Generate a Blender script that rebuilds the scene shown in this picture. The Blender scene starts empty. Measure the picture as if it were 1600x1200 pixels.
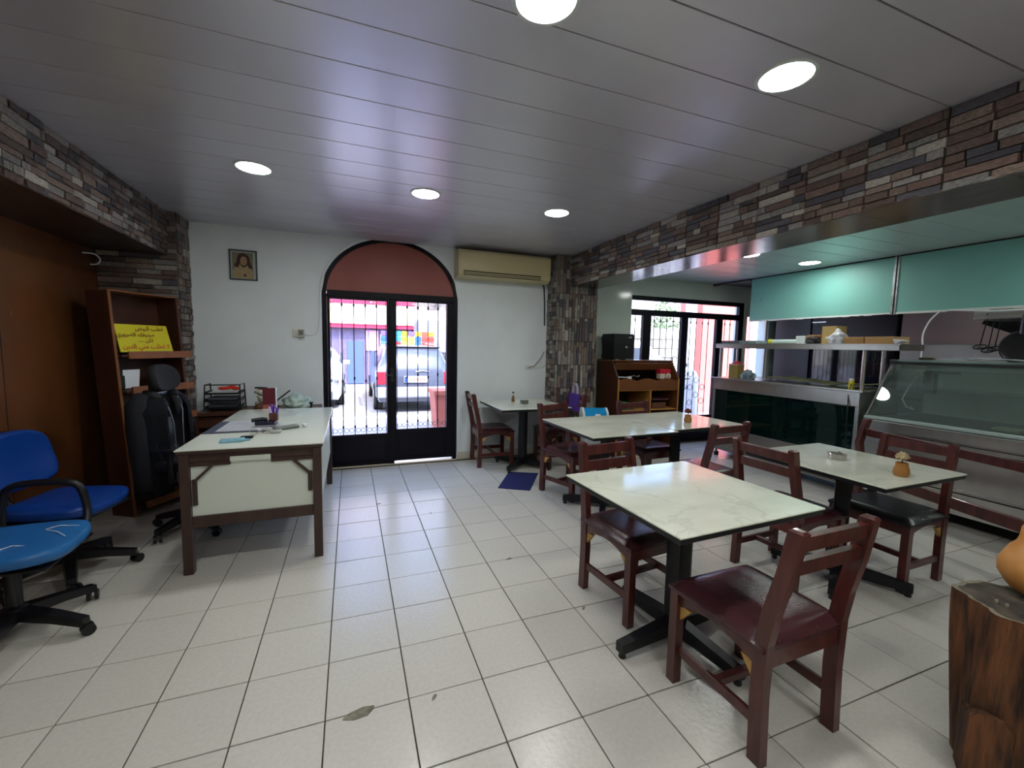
import bpy, bmesh, math, random
from mathutils import Vector, Matrix, noise
random.seed(7)
SC = bpy.context.scene
COL = SC.collection
PI = math.pi

# ------------------------------------------------------------------ camera
cam_d = bpy.data.cameras.new('camera'); cam = bpy.data.objects.new('camera', cam_d); COL.objects.link(cam)
SC.camera = cam
pi_, ya, ro = math.radians(5.12), math.radians(20.876), math.radians(1.155)
Fv = Vector((math.sin(ya)*math.cos(pi_), math.cos(ya)*math.cos(pi_), -math.sin(pi_)))
Rv = Vector((math.cos(ya), -math.sin(ya), 0)); Uv = Rv.cross(Fv)
R2 = Rv*math.cos(ro) + Uv*math.sin(ro); U2 = -Rv*math.sin(ro) + Uv*math.cos(ro)
M = Matrix((R2, U2, -Fv)).transposed().to_4x4(); M.translation = Vector((0, 0, 1.4265))
cam.matrix_world = M
cam_d.sensor_width = 36; cam_d.lens = 663.5/1600*36; cam_d.clip_start = 0.02; cam_d.clip_end = 200

# ------------------------------------------------------------------ world, sun, exposure
W = bpy.data.worlds.new('sky'); SC.world = W; W.use_nodes = True
nt = W.node_tree; bg = nt.nodes['Background']
sky = nt.nodes.new('ShaderNodeTexSky'); sky.sky_type = 'NISHITA'; sky.sun_disc = False
sky.sun_elevation = math.radians(58); sky.sun_rotation = math.radians(200); sky.air_density = 1.0; sky.dust_density = 2.0
nt.links.new(sky.outputs[0], bg.inputs[0]); bg.inputs[1].default_value = 1.7
sd = bpy.data.lights.new('sun', 'SUN'); sun = bpy.data.objects.new('sun', sd); COL.objects.link(sun)
sd.energy = 11; sd.angle = 0.01; sd.color = (1, .95, .88)
sun.rotation_euler = Vector((0.25, -0.62, 1.05)).to_track_quat('Z', 'Y').to_euler(); sun.location = (3, -6, 9)
vs = SC.view_settings; vs.view_transform = 'Standard'; vs.look = 'None'; vs.gamma = 1; vs.use_curve_mapping = False
vs.exposure = 0.0
LAMP = 92.0     # radiance of the ceiling discs

# ------------------------------------------------------------------ helpers
def srgb(h):
    if isinstance(h, str):
        c = [int(h[i:i+2], 16)/255 for i in (0, 2, 4)]
    else: c = h
    return tuple((x/12.92 if x <= .04045 else ((x+.055)/1.055)**2.4) for x in c) + (1,)
MATS = {}
def mat(name, col, rough=.5, metal=0, spec=.5, noise_amt=0, noise_scale=8, stretch=(1, 1, 1), bump=0, bump_scale=60,
        rnd=0, emit=0, emit_col=None, trans=0, ior=1.45, col2=None, coat=0, rvar=0):
    if name in MATS: return MATS[name]
    m = bpy.data.materials.new(name); m.use_nodes = True; MATS[name] = m
    n = m.node_tree.nodes; l = m.node_tree.links; b = n['Principled BSDF']
    c = srgb(col); b.inputs['Base Color'].default_value = c
    b.inputs['Roughness'].default_value = rough; b.inputs['Metallic'].default_value = metal
    b.inputs['Specular IOR Level'].default_value = spec; b.inputs['Coat Weight'].default_value = coat
    b.inputs['Coat Roughness'].default_value = .08
    b.inputs['Transmission Weight'].default_value = trans; b.inputs['IOR'].default_value = ior
    if emit:
        b.inputs['Emission Color'].default_value = srgb(emit_col or col); b.inputs['Emission Strength'].default_value = emit
    src = None
    if noise_amt or bump or rvar:
        tc = n.new('ShaderNodeTexCoord'); mp = n.new('ShaderNodeMapping'); mp.inputs['Scale'].default_value = stretch
        l.new(tc.outputs['Object'], mp.inputs[0])
        oi = n.new('ShaderNodeObjectInfo'); ad = n.new('ShaderNodeVectorMath'); ad.operation = 'ADD'
        sc_ = n.new('ShaderNodeVectorMath'); sc_.operation = 'SCALE'; sc_.inputs[3].default_value = 37
        cmb = n.new('ShaderNodeCombineXYZ'); l.new(oi.outputs['Random'], cmb.inputs[0]); l.new(oi.outputs['Random'], cmb.inputs[1])
        l.new(cmb.outputs[0], sc_.inputs[0]); l.new(mp.outputs[0], ad.inputs[0]); l.new(sc_.outputs[0], ad.inputs[1])
        vec = ad.outputs[0]
    if noise_amt:
        t = n.new('ShaderNodeTexNoise'); t.inputs['Scale'].default_value = noise_scale; t.inputs['Detail'].default_value = 5
        l.new(vec, t.inputs['Vector'])
        mx = n.new('ShaderNodeMix'); mx.data_type = 'RGBA'
        c2 = srgb(col2) if col2 else tuple(x*(1-noise_amt) for x in c[:3])+(1,)
        mx.inputs[6].default_value = c; mx.inputs[7].default_value = c2
        rm = n.new('ShaderNodeMapRange'); rm.inputs[1].default_value = .35; rm.inputs[2].default_value = .65
        l.new(t.outputs[0], rm.inputs[0]); l.new(rm.outputs[0], mx.inputs[0]); src = mx.outputs[2]
    if rnd:
        oi2 = n.new('ShaderNodeObjectInfo'); hv = n.new('ShaderNodeHueSaturation')
        r2 = n.new('ShaderNodeMapRange'); r2.inputs[3].default_value = 1-rnd; r2.inputs[4].default_value = 1+rnd
        l.new(oi2.outputs['Random'], r2.inputs[0]); l.new(r2.outputs[0], hv.inputs['Value'])
        if src: l.new(src, hv.inputs['Color'])
        else: hv.inputs['Color'].default_value = c
        src = hv.outputs[0]
    if src: l.new(src, b.inputs['Base Color'])
    if bump:
        t = n.new('ShaderNodeTexNoise'); t.inputs['Scale'].default_value = bump_scale; t.inputs['Detail'].default_value = 3
        l.new(vec, t.inputs['Vector'])
        bp = n.new('ShaderNodeBump'); bp.inputs['Strength'].default_value = bump; bp.inputs['Distance'].default_value = .01
        l.new(t.outputs[0], bp.inputs['Height']); l.new(bp.outputs[0], b.inputs['Normal'])
    if rvar:
        t = n.new('ShaderNodeTexNoise'); t.inputs['Scale'].default_value = 5
        l.new(vec, t.inputs['Vector']); r3 = n.new('ShaderNodeMapRange')
        r3.inputs[3].default_value = max(.02, rough-rvar); r3.inputs[4].default_value = rough+rvar
        l.new(t.outputs[0], r3.inputs[0]); l.new(r3.outputs[0], b.inputs['Roughness'])
    return m
def glassmat(name, tint='e8f2f0', refl=.12, op=0.0, opcol='c8d8d4', rough=.02):
    m = bpy.data.materials.new(name); m.use_nodes = True; n = m.node_tree.nodes; l = m.node_tree.links
    n.remove(n['Principled BSDF']); o = n['Material Output']
    tr = n.new('ShaderNodeBsdfTransparent'); tr.inputs[0].default_value = srgb(tint)
    gl = n.new('ShaderNodeBsdfGlossy'); gl.inputs['Roughness'].default_value = rough
    lw = n.new('ShaderNodeLayerWeight'); lw.inputs[0].default_value = .5      # Schlick reflectance, the same from both sides of a pane
    fr = n.new('ShaderNodeMath'); fr.operation = 'POWER'; fr.inputs[1].default_value = 5; l.new(lw.outputs['Facing'], fr.inputs[0])
    ma = n.new('ShaderNodeMath'); ma.operation = 'MULTIPLY_ADD'; ma.inputs[1].default_value = .6; ma.inputs[2].default_value = refl*.6; ma.use_clamp = True
    mx = n.new('ShaderNodeMixShader'); l.new(fr.outputs[0], ma.inputs[0]); l.new(ma.outputs[0], mx.inputs[0])
    l.new(tr.outputs[0], mx.inputs[1]); l.new(gl.outputs[0], mx.inputs[2]); last = mx.outputs[0]
    if op:
        d = n.new('ShaderNodeBsdfDiffuse'); d.inputs[0].default_value = srgb(opcol)
        m2 = n.new('ShaderNodeMixShader'); m2.inputs[0].default_value = op
        l.new(last, m2.inputs[1]); l.new(d.outputs[0], m2.inputs[2]); last = m2.outputs[0]
    l.new(last, o.inputs[0]); return m

class MB:
    def __init__(s): s.bm = bmesh.new()
    def _t(s, vs, rot, loc):
        R = Matrix.Identity(3)
        if rot is not None:
            from mathutils import Euler
            R = Euler(rot).to_matrix()
        for v in vs: v.co = R @ v.co + Vector(loc)
    def box(s, x0, x1, y0, y1, z0, z1, bev=0):
        r = bmesh.ops.create_cube(s.bm, size=1); vs = r['verts']
        for v in vs:
            v.co = Vector(((x0+x1)/2+v.co.x*(x1-x0), (y0+y1)/2+v.co.y*(y1-y0), (z0+z1)/2+v.co.z*(z1-z0)))
        if bev:
            es = list({e for v in vs for e in v.link_edges})
            bmesh.ops.bevel(s.bm, geom=es, offset=bev, segments=2 if bev > .004 else 1, affect='EDGES', profile=.6)
        return s
    def obox(s, c, size, rot=(0, 0, 0), bev=0):
        r = bmesh.ops.create_cube(s.bm, size=1); vs = r['verts']
        for v in vs: v.co = Vector((v.co.x*size[0], v.co.y*size[1], v.co.z*size[2]))
        s._t(vs, rot, c)
        if bev:
            es = list({e for v in vs for e in v.link_edges})
            bmesh.ops.bevel(s.bm, geom=es, offset=bev, segments=1, affect='EDGES')
        return s
    def bar(s, a, b, w, h, up=(0, 0, 1), bev=0):
        a, b, up = Vector(a), Vector(b), Vector(up); d = (b-a); L = d.length; d.normalize()
        sx = d.cross(up)
        if sx.length < 1e-4: sx = d.cross(Vector((1, 0, 0)))
        sx.normalize(); sz = sx.cross(d)
        r = bmesh.ops.create_cube(s.bm, size=1); vs = r['verts']
        for v in vs: v.co = (a+b)/2 + sx*v.co.x*w + d*v.co.y*L + sz*v.co.z*h
        if bev:
            es = list({e for v in vs for e in v.link_edges})
            bmesh.ops.bevel(s.bm, geom=es, offset=bev, segments=1, affect='EDGES')
        return s
    def stube(s, pts, r, n=8, k=6):
        P = [Vector(p) for p in pts]; out = []
        for i in range(len(P)-1):
            a, b_, c, d = P[max(i-1, 0)], P[i], P[i+1], P[min(i+2, len(P)-1)]
            for j in range(k):
                t = j/k; out.append(.5*((2*b_)+(c-a)*t+(2*a-5*b_+4*c-d)*t*t+(-a+3*b_-3*c+d)*t**3))
        out.append(P[-1]); return s.tube(out, r, n)
    def tube(s, pts, r, n=8, closed=False, cap=True):
        pts = [Vector(p) for p in pts]; rings = []; up = None
        N = len(pts)
        for i, p in enumerate(pts):
            if closed: d = pts[(i+1) % N]-pts[i-1]
            else: d = (pts[min(i+1, N-1)]-pts[max(i-1, 0)])
            d.normalize()
            if up is None:
                up = Vector((0, 0, 1)) if abs(d.z) < .9 else Vector((1, 0, 0))
            sx = d.cross(up).normalized(); sy = sx.cross(d).normalized(); up = sy
            rr = r[i] if isinstance(r, (list, tuple)) else r
            rings.append([s.bm.verts.new(p+sx*math.cos(2*PI*k/n)*rr+sy*math.sin(2*PI*k/n)*rr) for k in range(n)])
        m = N if closed else N-1
        for i in range(m):
            A, B = rings[i], rings[(i+1) % N]
            for k in range(n): s.bm.faces.new((A[k], A[(k+1) % n], B[(k+1) % n], B[k]))
        if cap and not closed:
            s.bm.faces.new(rings[0][::-1]); s.bm.faces.new(rings[-1])
        return s
    def lathe(s, prof, c=(0, 0, 0), n=24, wob=0, axis='z', squash=1):
        rings = []; c = Vector(c)
        for i, (r, z) in enumerate(prof):
            ring = []
            for k in range(n):
                a = 2*PI*k/n; rr = r*(1+wob*math.sin(a*5+i*.3)) if wob else r
                p = Vector((math.cos(a)*rr, math.sin(a)*rr*squash, z))
                if axis == 'y': p = Vector((p.x, p.z, p.y))
                if axis == 'x': p = Vector((p.z, p.y, p.x))
                ring.append(s.bm.verts.new(c+p))
            rings.append(ring)
        for i in range(len(rings)-1):
            for k in range(n): s.bm.faces.new((rings[i][k], rings[i][(k+1) % n], rings[i+1][(k+1) % n], rings[i+1][k]))
        s.bm.faces.new(rings[0][::-1]); s.bm.faces.new(rings[-1]); return s
    def prism(s, poly, axis, a, b):
        # poly in the two other axes (in xyz order), extruded from a to b along axis
        def mk(p, t):
            if axis == 'x': return Vector((t, p[0], p[1]))
            if axis == 'y': return Vector((p[0], t, p[1]))
            return Vector((p[0], p[1], t))
        A = [s.bm.verts.new(mk(p, a)) for p in poly]; B = [s.bm.verts.new(mk(p, b)) for p in poly]
        n = len(poly); s.bm.faces.new(A); s.bm.faces.new(B[::-1])
        for i in range(n): s.bm.faces.new((A[i], B[i], B[(i+1) % n], A[(i+1) % n]))
        return s
    def quad(s, *p):
        s.bm.faces.new([s.bm.verts.new(Vector(q)) for q in p]); return s
    def grid(s, fn, nu, nv, thick=0):
        vs = [[s.bm.verts.new(Vector(fn(i/nu, j/nv))) for j in range(nv+1)] for i in range(nu+1)]
        fs = []
        for i in range(nu):
            for j in range(nv): fs.append(s.bm.faces.new((vs[i][j], vs[i+1][j], vs[i+1][j+1], vs[i][j+1])))
        if thick: bmesh.ops.solidify(s.bm, geom=fs, thickness=thick)
        return s
    def ball(s, c, r, sc=(1, 1, 1), sub=2):
        q = bmesh.ops.create_icosphere(s.bm, subdivisions=sub, radius=r)
        for v in q['verts']: v.co = Vector((v.co.x*sc[0], v.co.y*sc[1], v.co.z*sc[2]))+Vector(c)
        return s
    def build(s, name, m, parent=None, smooth=False, loc=None, rz=0, sub=0):
        bmesh.ops.recalc_face_normals(s.bm, faces=s.bm.faces[:])
        me = bpy.data.meshes.new(name); s.bm.to_mesh(me); s.bm.free()
        if smooth:
            me.polygons.foreach_set('use_smooth', [True]*len(me.polygons))
            if smooth != 'all': 
                try: me.set_sharp_from_angle(angle=math.radians(38))
                except Exception: pass
        for mm in (m if isinstance(m, (list, tuple)) else [m]): me.materials.append(mm)
        o = bpy.data.objects.new(name, me); COL.objects.link(o)
        if parent is not None: o.parent = parent
        if loc is not None: o.location = loc
        if rz: o.rotation_euler = (0, 0, rz)
        if sub:
            md = o.modifiers.new('s', 'SUBSURF'); md.levels = md.render_levels = sub
        return o
def tag(o, label=None, cat=None, group=None, kind=None):
    if label: o['label'] = label
    if cat: o['category'] = cat
    if group: o['group'] = group
    if kind: o['kind'] = kind
    return o
def empty(name, loc=(0, 0, 0), rz=0, label=None, cat=None, group=None, kind=None):
    o = bpy.data.objects.new(name, None); COL.objects.link(o); o.location = loc; o.rotation_euler = (0, 0, rz)
    o.empty_display_size = .05
    return tag(o, label, cat, group, kind)
def dup(root, loc, rz, label, group=None):
    r = root.copy(); COL.objects.link(r); r.location = loc; r.rotation_euler = (0, 0, rz); r['label'] = label
    if group: r['group'] = group
    for ch in list(root.children):
        c = ch.copy(); COL.objects.link(c); c.parent = r
        for g in list(ch.children):
            d = g.copy(); COL.objects.link(d); d.parent = c
    return r

# ------------------------------------------------------------------ materials
m_wall = mat('wall_paint', 'dfe6e8', .45, noise_amt=.06, noise_scale=3, bump=.05, bump_scale=40)
m_wallr = mat('glossy_wall_panel', 'c4cfc4', .12, noise_amt=.05)
m_tile = mat('floor_tile', 'cdcac0', .22, spec=.5, noise_amt=.07, noise_scale=60, bump=.10, bump_scale=45, rnd=.035)
m_grout = mat('grout', '504c40', .9, noise_amt=.4, noise_scale=6)
m_ceil = mat('ceiling_panel', 'cfccd4', .30, metal=.5, noise_amt=.05, noise_scale=2, rnd=.02)
m_ceil2 = mat('kitchen_ceiling_panel', 'b5bcba', .25, metal=.2, rnd=.02)
m_dark = mat('dark_gap', '1b1a1c', .9)
m_black = mat('black_frame_paint', '0f0e18', .42, spec=.22, noise_amt=.2, noise_scale=5)
m_arch = mat('terracotta_panel', '974e44', .42, noise_amt=.12, noise_scale=3)
m_wood = mat('red_brown_wood', '592b26', .3, noise_amt=.45, noise_scale=6, stretch=(4, 4, .7), bump=.06, bump_scale=30, coat=.25, rnd=.08)
m_rawwood = mat('raw_wood', 'c39a55', .6, noise_amt=.25, noise_scale=10)
m_seat = mat('oxblood_leather', '48262a', .26, noise_amt=.2, noise_scale=5, bump=.10, bump_scale=120, rvar=.06)
m_seatb = mat('black_leather', '1c191e', .28, bump=.10, bump_scale=120)
m_top = mat('marble_table_glass', 'dcdfce', .11, spec=.45, noise_amt=.14, noise_scale=2.2, stretch=(1, 2.2, 1), col2='c8ccba')
# fine veins in the marble print of the table tops
_n = m_top.node_tree.nodes; _l = m_top.node_tree.links; _b = _n['Principled BSDF']; _src = _b.inputs['Base Color'].links[0].from_socket
_tc = _n.new('ShaderNodeTexCoord'); _oi = _n.new('ShaderNodeObjectInfo'); _ad = _n.new('ShaderNodeVectorMath'); _ad.operation = 'ADD'
_l.new(_tc.outputs['Object'], _ad.inputs[0]); _l.new(_oi.outputs['Location'], _ad.inputs[1])
_t = _n.new('ShaderNodeTexNoise'); _t.inputs['Scale'].default_value = 1.6; _t.inputs['Detail'].default_value = 7; _t.inputs['Distortion'].default_value = .6
_l.new(_ad.outputs[0], _t.inputs['Vector'])
_s1 = _n.new('ShaderNodeMath'); _s1.operation = 'SUBTRACT'; _s1.inputs[1].default_value = .5; _l.new(_t.outputs[0], _s1.inputs[0])
_s2 = _n.new('ShaderNodeMath'); _s2.operation = 'ABSOLUTE'; _l.new(_s1.outputs[0], _s2.inputs[0])
_mr = _n.new('ShaderNodeMapRange'); _mr.inputs[1].default_value = 0; _mr.inputs[2].default_value = .012; _mr.inputs[3].default_value = .22; _mr.inputs[4].default_value = 0; _l.new(_s2.outputs[0], _mr.inputs[0])
_mx = _n.new('ShaderNodeMix'); _mx.data_type = 'RGBA'; _l.new(_mr.outputs[0], _mx.inputs[0]); _l.new(_src, _mx.inputs[6]); _mx.inputs[7].default_value = srgb('8f9078'); _l.new(_mx.outputs[2], _b.inputs['Base Color'])
m_desktop = mat('desk_glass', 'dbe0d2', .10, spec=.5, noise_amt=.03, noise_scale=3)
m_edge = mat('table_edge', '16171a', .3)
m_iron = mat('black_iron', '15161b', .38, metal=.2)
m_steel = mat('brushed_steel', 'c6c3be', .26, metal=.85, noise_amt=.12, noise_scale=3, stretch=(1, 6, 1))
m_steeld = mat('dull_steel', '96918a', .38, metal=.7, noise_amt=.15, noise_scale=3)
m_teal = mat('teal_board', '78b5a9', .5, noise_amt=.08, noise_scale=2)
m_panelwood = mat('varnished_brown_panel', '6e4224', .3, noise_amt=.35, noise_scale=2.5, stretch=(3, 1, .8), bump=.03, bump_scale=12)
m_rack = mat('rack_wood', '4c2b1c', .4, noise_amt=.3, noise_scale=4, stretch=(2, 2, .6))
m_lip = mat('rack_lip_wood', '8c5530', .4, noise_amt=.25, noise_scale=5)
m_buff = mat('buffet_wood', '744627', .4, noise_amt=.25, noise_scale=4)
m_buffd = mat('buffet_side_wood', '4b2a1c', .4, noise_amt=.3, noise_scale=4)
m_desk = mat('dark_walnut', '45302a', .4, noise_amt=.35, noise_scale=6, stretch=(3, 3, .8))
m_white = mat('white_board', 'd6ddd0', .35)
m_blue = mat('blue_leatherette', '0f3c8c', .3, bump=.08, bump_scale=90)
m_blue2 = mat('blue_seat_cloth', '2468a8', .32, noise_amt=.15, bump=.1, bump_scale=60)
m_plastic = mat('black_plastic', '131317', .35)
m_navy = mat('navy_cloth', '090b14', .85, noise_amt=.3, noise_scale=12, bump=.3, bump_scale=40)
m_paper = mat('paper', 'e0e2e4', .7)
m_card = mat('cardboard', 'b08a58', .75, noise_amt=.15)
m_ac = mat('aged_cream_plastic', 'c0b48a', .4, noise_amt=.08, noise_scale=2)
m_gold = mat('gold_trim', 'b0904a', .35, metal=.5)
m_clear = glassmat('clear_glass', 'f4faf8', .05)
m_case = glassmat('case_glass', 'e6efec', .2, op=.06, opcol='b4c0bc')  # case glass has a pale diffuse haze mixed in to stand for brighter reflections
m_dkglass = glassmat('dark_green_glass', '6fa098', .10, op=.10, opcol='1f5650')
m_stonemats = [mat('stone_%s' % k, c, .36, noise_amt=.4, noise_scale=9, stretch=(1, 1, 1), bump=.6, bump_scale=26, rnd=.22, col2=c2) for k, c, c2 in
    (('taupe', '8f7d70', '5c4c45'), ('grey', '9a9690', '67635f'), ('brown', '6a5950', '40322d'), ('pale', 'b5aea4', '877f76'), ('slate', '57545a', '39363b'), ('rust', '7a645a', '54413a'))]
m_stoneback = mat('stone_backing', '2a2523', .8)
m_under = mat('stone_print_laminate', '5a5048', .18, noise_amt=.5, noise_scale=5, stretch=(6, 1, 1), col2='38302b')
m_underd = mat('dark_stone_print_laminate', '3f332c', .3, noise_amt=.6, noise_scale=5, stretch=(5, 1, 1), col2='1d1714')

# ------------------------------------------------------------------ stone cladding: unit stone meshes (x = length, y = out of the wall, z = height)
def unit_stone(seed):
    rnd = random.Random(seed); bm = bmesh.new()
    nx = 3
    def P(x, y, z): return bm.verts.new((x, y, z))
    back = [[P(i/nx-.5, 0, z) for i in range(nx+1)] for z in (-.5, .5)]
    front = [[P((i/nx-.5)*.95, -1*(.55+.45*rnd.random()), z*.9+rnd.uniform(-.03, .03)) for i in range(nx+1)] for z in (-.5, .5)]
    for i in range(nx):
        bm.faces.new((front[0][i], front[0][i+1], front[1][i+1], front[1][i]))
        bm.faces.new((back[0][i], back[0][i+1], front[0][i+1], front[0][i]))
        bm.faces.new((front[1][i], front[1][i+1], back[1][i+1], back[1][i]))
    bm.faces.new((back[0][0], front[0][0], front[1][0], back[1][0]))
    bm.faces.new((front[0][nx], back[0][nx], back[1][nx], front[1][nx]))
    bmesh.ops.recalc_face_normals(bm, faces=bm.faces[:])
    me = bpy.data.meshes.new('stone'); bm.to_mesh(me); bm.free(); return me
def stone_set():
    out = []
    for mi, m in enumerate(m_stonemats):
        for s in range(2):
            me = unit_stone(mi*10+s); me.materials.append(m); out.append(me)
    return out
STONES = stone_set()
def clad(parent, origin, udir, vdir, ndir, L, Hh, rowh, lens, depth, near=None, limit=300, seed=1, name='stone', tile=0, pal=(3, 3, 2, 2, 3, 3, 1.4, 1.4, 2, 2, 2, 2)):
    """stones laid in rows on the plane origin + u*udir + v*vdir, proud along ndir."""
    rnd = random.Random(seed); o, u_, v_, n_ = Vector(origin), Vector(udir), Vector(vdir), Vector(ndir)
    items = []; v = 0
    while v < Hh-.004:
        h = min(rowh*rnd.uniform(.75, 1.3), Hh-v)
        if Hh-v-h < .012: h = Hh-v
        u = 0
        while u < L-.004:
            w = rnd.uniform(*lens)
            if tile:                                    # the cladding comes in sheets: stones end at the sheet joint
                nxt = (math.floor(u/tile+1e-6)+1)*tile
                if u+w > nxt-.02: w = nxt-u
            w = min(w, L-u)
            if L-u-w < .02: w = L-u
            items.append((u, v, w, h)); u += w
        v += h
    if near is not None:
        nr = Vector(near); items.sort(key=lambda t: (o+u_*t[0]+v_*t[1]-nr).length)
    rest = MB()
    for i, (u, v, w, h) in enumerate(items):
        c = o + u_*(u+w/2) + v_*(v+h/2); d = depth*rnd.uniform(.45, 1.1)
        me = STONES[rnd.choices(range(12), weights=pal)[0]]
        B = Matrix((u_*(w-.003), -n_*d, v_*(h-.003))).transposed().to_4x4(); B.translation = c
        if i < limit:
            ob = bpy.data.objects.new(name, me); COL.objects.link(ob); ob.parent = parent; ob.matrix_world = B
        else:
            mm = me.copy(); mm.transform(B); n0 = len(rest.bm.faces); rest.bm.from_mesh(mm); bpy.data.meshes.remove(mm)
            rest.bm.faces.ensure_lookup_table()
            idx = rnd.randrange(6)
            for f in rest.bm.faces[n0:]: f.material_index = idx
    if len(items) > limit:
        tag(rest.build('small_stones', m_stonemats, parent), kind='stuff')
    else: rest.bm.free()

# ------------------------------------------------------------------ room shell
D = 5.109; ZC = 2.571; ZB = 2.19; ZR = 2.43
XL, XLB = -2.05, -1.546; XRB, XRI = 2.63, 3.03
YB = -3.2; XK = 7.4
T = 0.3102; GX = -0.1075; GY = 1.6296      # tile grid

fl = MB().box(XL-.1, XK, YB, D+.12, -.08, -.006).build('floor', m_grout); tag(fl, kind='structure')
tile_meshes = []
for s in range(4):
    bm_ = MB().box(-T/2+.0026, T/2-.0026, -T/2+.0026, T/2-.0026, -.007, 0, bev=.0012)
    bmesh.ops.recalc_face_normals(bm_.bm, faces=bm_.bm.faces[:])
    me = bpy.data.meshes.new('floor_tile'); bm_.bm.to_mesh(me); bm_.bm.free(); me.materials.append(m_tile); tile_meshes.append(me)
cells = []
for i in range(-7, 24):
    for j in range(-16, 12):
        cx, cy = GX+(i+.5)*T, GY+(j+.5)*T
        if cx > XK-.1 or cy > D or cy < YB+.1 or cx < XL: continue
        d = Vector((cx, cy, 0)) @ Vector((Fv.x, Fv.y, 0)); vis = False
        p = Vector((cx, cy, 0))-Vector((0, 0, 1.4265)); z = p.dot(Fv)
        if z > .2:
            px, py = 800+663.5*p.dot(R2)/z, 600-663.5*p.dot(U2)/z
            vis = -60 < px < 1660 and py < 1290
        cells.append((0 if vis else 1, (cx**2+cy**2), cx, cy))
cells.sort(); rnd = random.Random(3)
rest = MB()
for k, (a, b, cx, cy) in enumerate(cells):
    dz = rnd.uniform(-.0007, .0007)
    if k < 290:
        o = bpy.data.objects.new('floor_tile', tile_meshes[k % 4]); COL.objects.link(o); o.parent = fl
        o.location = (cx, cy, dz); o.rotation_euler = (rnd.uniform(-.0012, .0012), rnd.uniform(-.0012, .0012), 0)
    else:
        rest.box(cx-T/2+.0026, cx+T/2-.0026, cy-T/2+.0026, cy+T/2-.0026, -.007, dz)
tag(rest.build('far_tiles', m_tile, fl), kind='stuff')
# chipped corner of a tile filled with dirt
m_chip = mat('chipped_mortar', '8f8a78', .9, noise_amt=.5, noise_scale=30, bump=.8, bump_scale=60)
cb = MB(); pts = [(-.06, -.012), (-.02, -.03), (.03, -.03), (.055, -.008), (.06, .006), (.02, .018), (-.02, .012), (-.05, .004)]
cb.prism(pts, 'z', -.002, .0012)
tag(cb.build('chipped_patch', m_chip, fl, loc=(.012, 1.628, .0004), rz=.1), kind='stuff')

for (x, y, r_, a) in ((-.62, 1.32, .028, .3), (.30, 1.60, .016, 1.0), (.98, 2.56, .02, .2), (1.18, 1.92, .015, .8), (.22, 3.85, .02, 0), (.62, 3.5, .014, 1)):
    cb = MB(); cb.prism([(math.cos(k*.9)*r_*(1+.4*math.sin(k*2.3)), .5*math.sin(k*.9)*r_) for k in range(7)], 'z', -.002, .0012)
    tag(cb.build('chipped_patch', m_chip, fl, loc=(x, y, .0004), rz=a), kind='stuff')
# ceilings made of planks
ce = MB().box(XLB-.6, XRI, YB, D+.1, ZC+.012, ZC+.05).build('ceiling', m_dark); tag(ce, kind='structure')
def planks(parent, x0, x1, z, m, name, y0=YB, y1=D, first=1.482, pitch=.2524):
    k0 = math.floor((y0-first)/pitch); y = first+k0*pitch
    while y < y1:
        a, b = max(y, y0), min(y+pitch, y1)
        if b-a > .01:
            MB().box(x0, x1, a+.0028, b-.0028, z, z+.012, bev=.0015).build(name, m, parent)
        y += pitch
planks(ce, XLB-.02, XRB+.02, ZC, m_ceil, 'ceiling_panel')
ce2 = MB().box(XRI, XK, YB, D+.1, ZR+.012, ZR+.2).build('ceiling', m_dark); tag(ce2, kind='structure')
planks(ce2, XRI-.01, 5.27, ZR, m_ceil2, 'ceiling_panel')
MB().box(5.27, XK, YB, D, ZR, ZR+.012).build('kitchen_soffit', mat('kitchen_soffit', '5d5a58', .6), ce2)

# walls
def wall_y(name, y0, y1, x0, x1, z0, z1, holes, m):
    b = MB(); xs = sorted({x0, x1} | {h[0] for h in holes} | {h[1] for h in holes})
    for a, c in zip(xs, xs[1:]):
        hs = sorted([h for h in holes if h[0] <= a+1e-6 and h[1] >= c-1e-6], key=lambda h: h[2]); z = z0
        for h in hs:
            if h[2] > z: b.box(a, c, y0, y1, z, h[2])
            z = h[3]
        if z < z1: b.box(a, c, y0, y1, z, z1)
    o = b.build(name, m); tag(o, kind='structure'); return o
AX0, AX1, AZ = -.285, 1.225, 1.96      # arched opening
acx = (AX0+AX1)/2; ahw = (AX1-AX0)/2; AH = .645
def arch_z(x, hw=ahw, h=AH): 
    t = max(0, 1-((x-acx)/hw)**2); return AZ+h*math.sqrt(t)
D2X0, D2X1, D2Z = 3.745, 5.92, 2.18
W2 = (5.97, 6.46, .9, 2.0)
wb = MB()
wb.box(-2.3, AX0, D, D+.2, 0, 2.75); wb.box(AX1, 3.03, D, D+.2, 0, 2.75)
N = 40
for i in range(N):
    xa, xb_ = AX0+(AX1-AX0)*i/N, AX0+(AX1-AX0)*(i+1)/N
    za, zb = arch_z(xa), arch_z(xb_)
    wb.prism([(xa, za), (xb_, zb), (xb_, 2.75), (xa, 2.75)], 'y', D, D+.2)
wback = wb.build('wall_back', m_wall); tag(wback, kind='structure')
wall_y('wall_back', D, D+.2, 3.03, XK, 0, 2.75, [(D2X0, D2X1, 0, D2Z), W2], m_wallr)
tag(MB().box(XL-.15, XL, YB, D+.2, 0, 2.75).build('wall_left', m_panelwood), kind='structure')
tag(MB().box(XL-.15, XK, YB-.15, YB, 0, 2.75).build('wall_front', mat('rear_wall_paint', 'c9c9c2', .6)), kind='structure')
tag(MB().box(XK, XK+.15, YB-.15, D+.2, 0, 2.75).build('wall_right', mat('kitchen_wall', '83787a', .25, metal=.3)), kind='structure')
tag(MB().box(XL-.15, XK+.15, YB-.15, D+.2, 2.75, 2.95).build('ceiling', m_dark), kind='structure')
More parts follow.
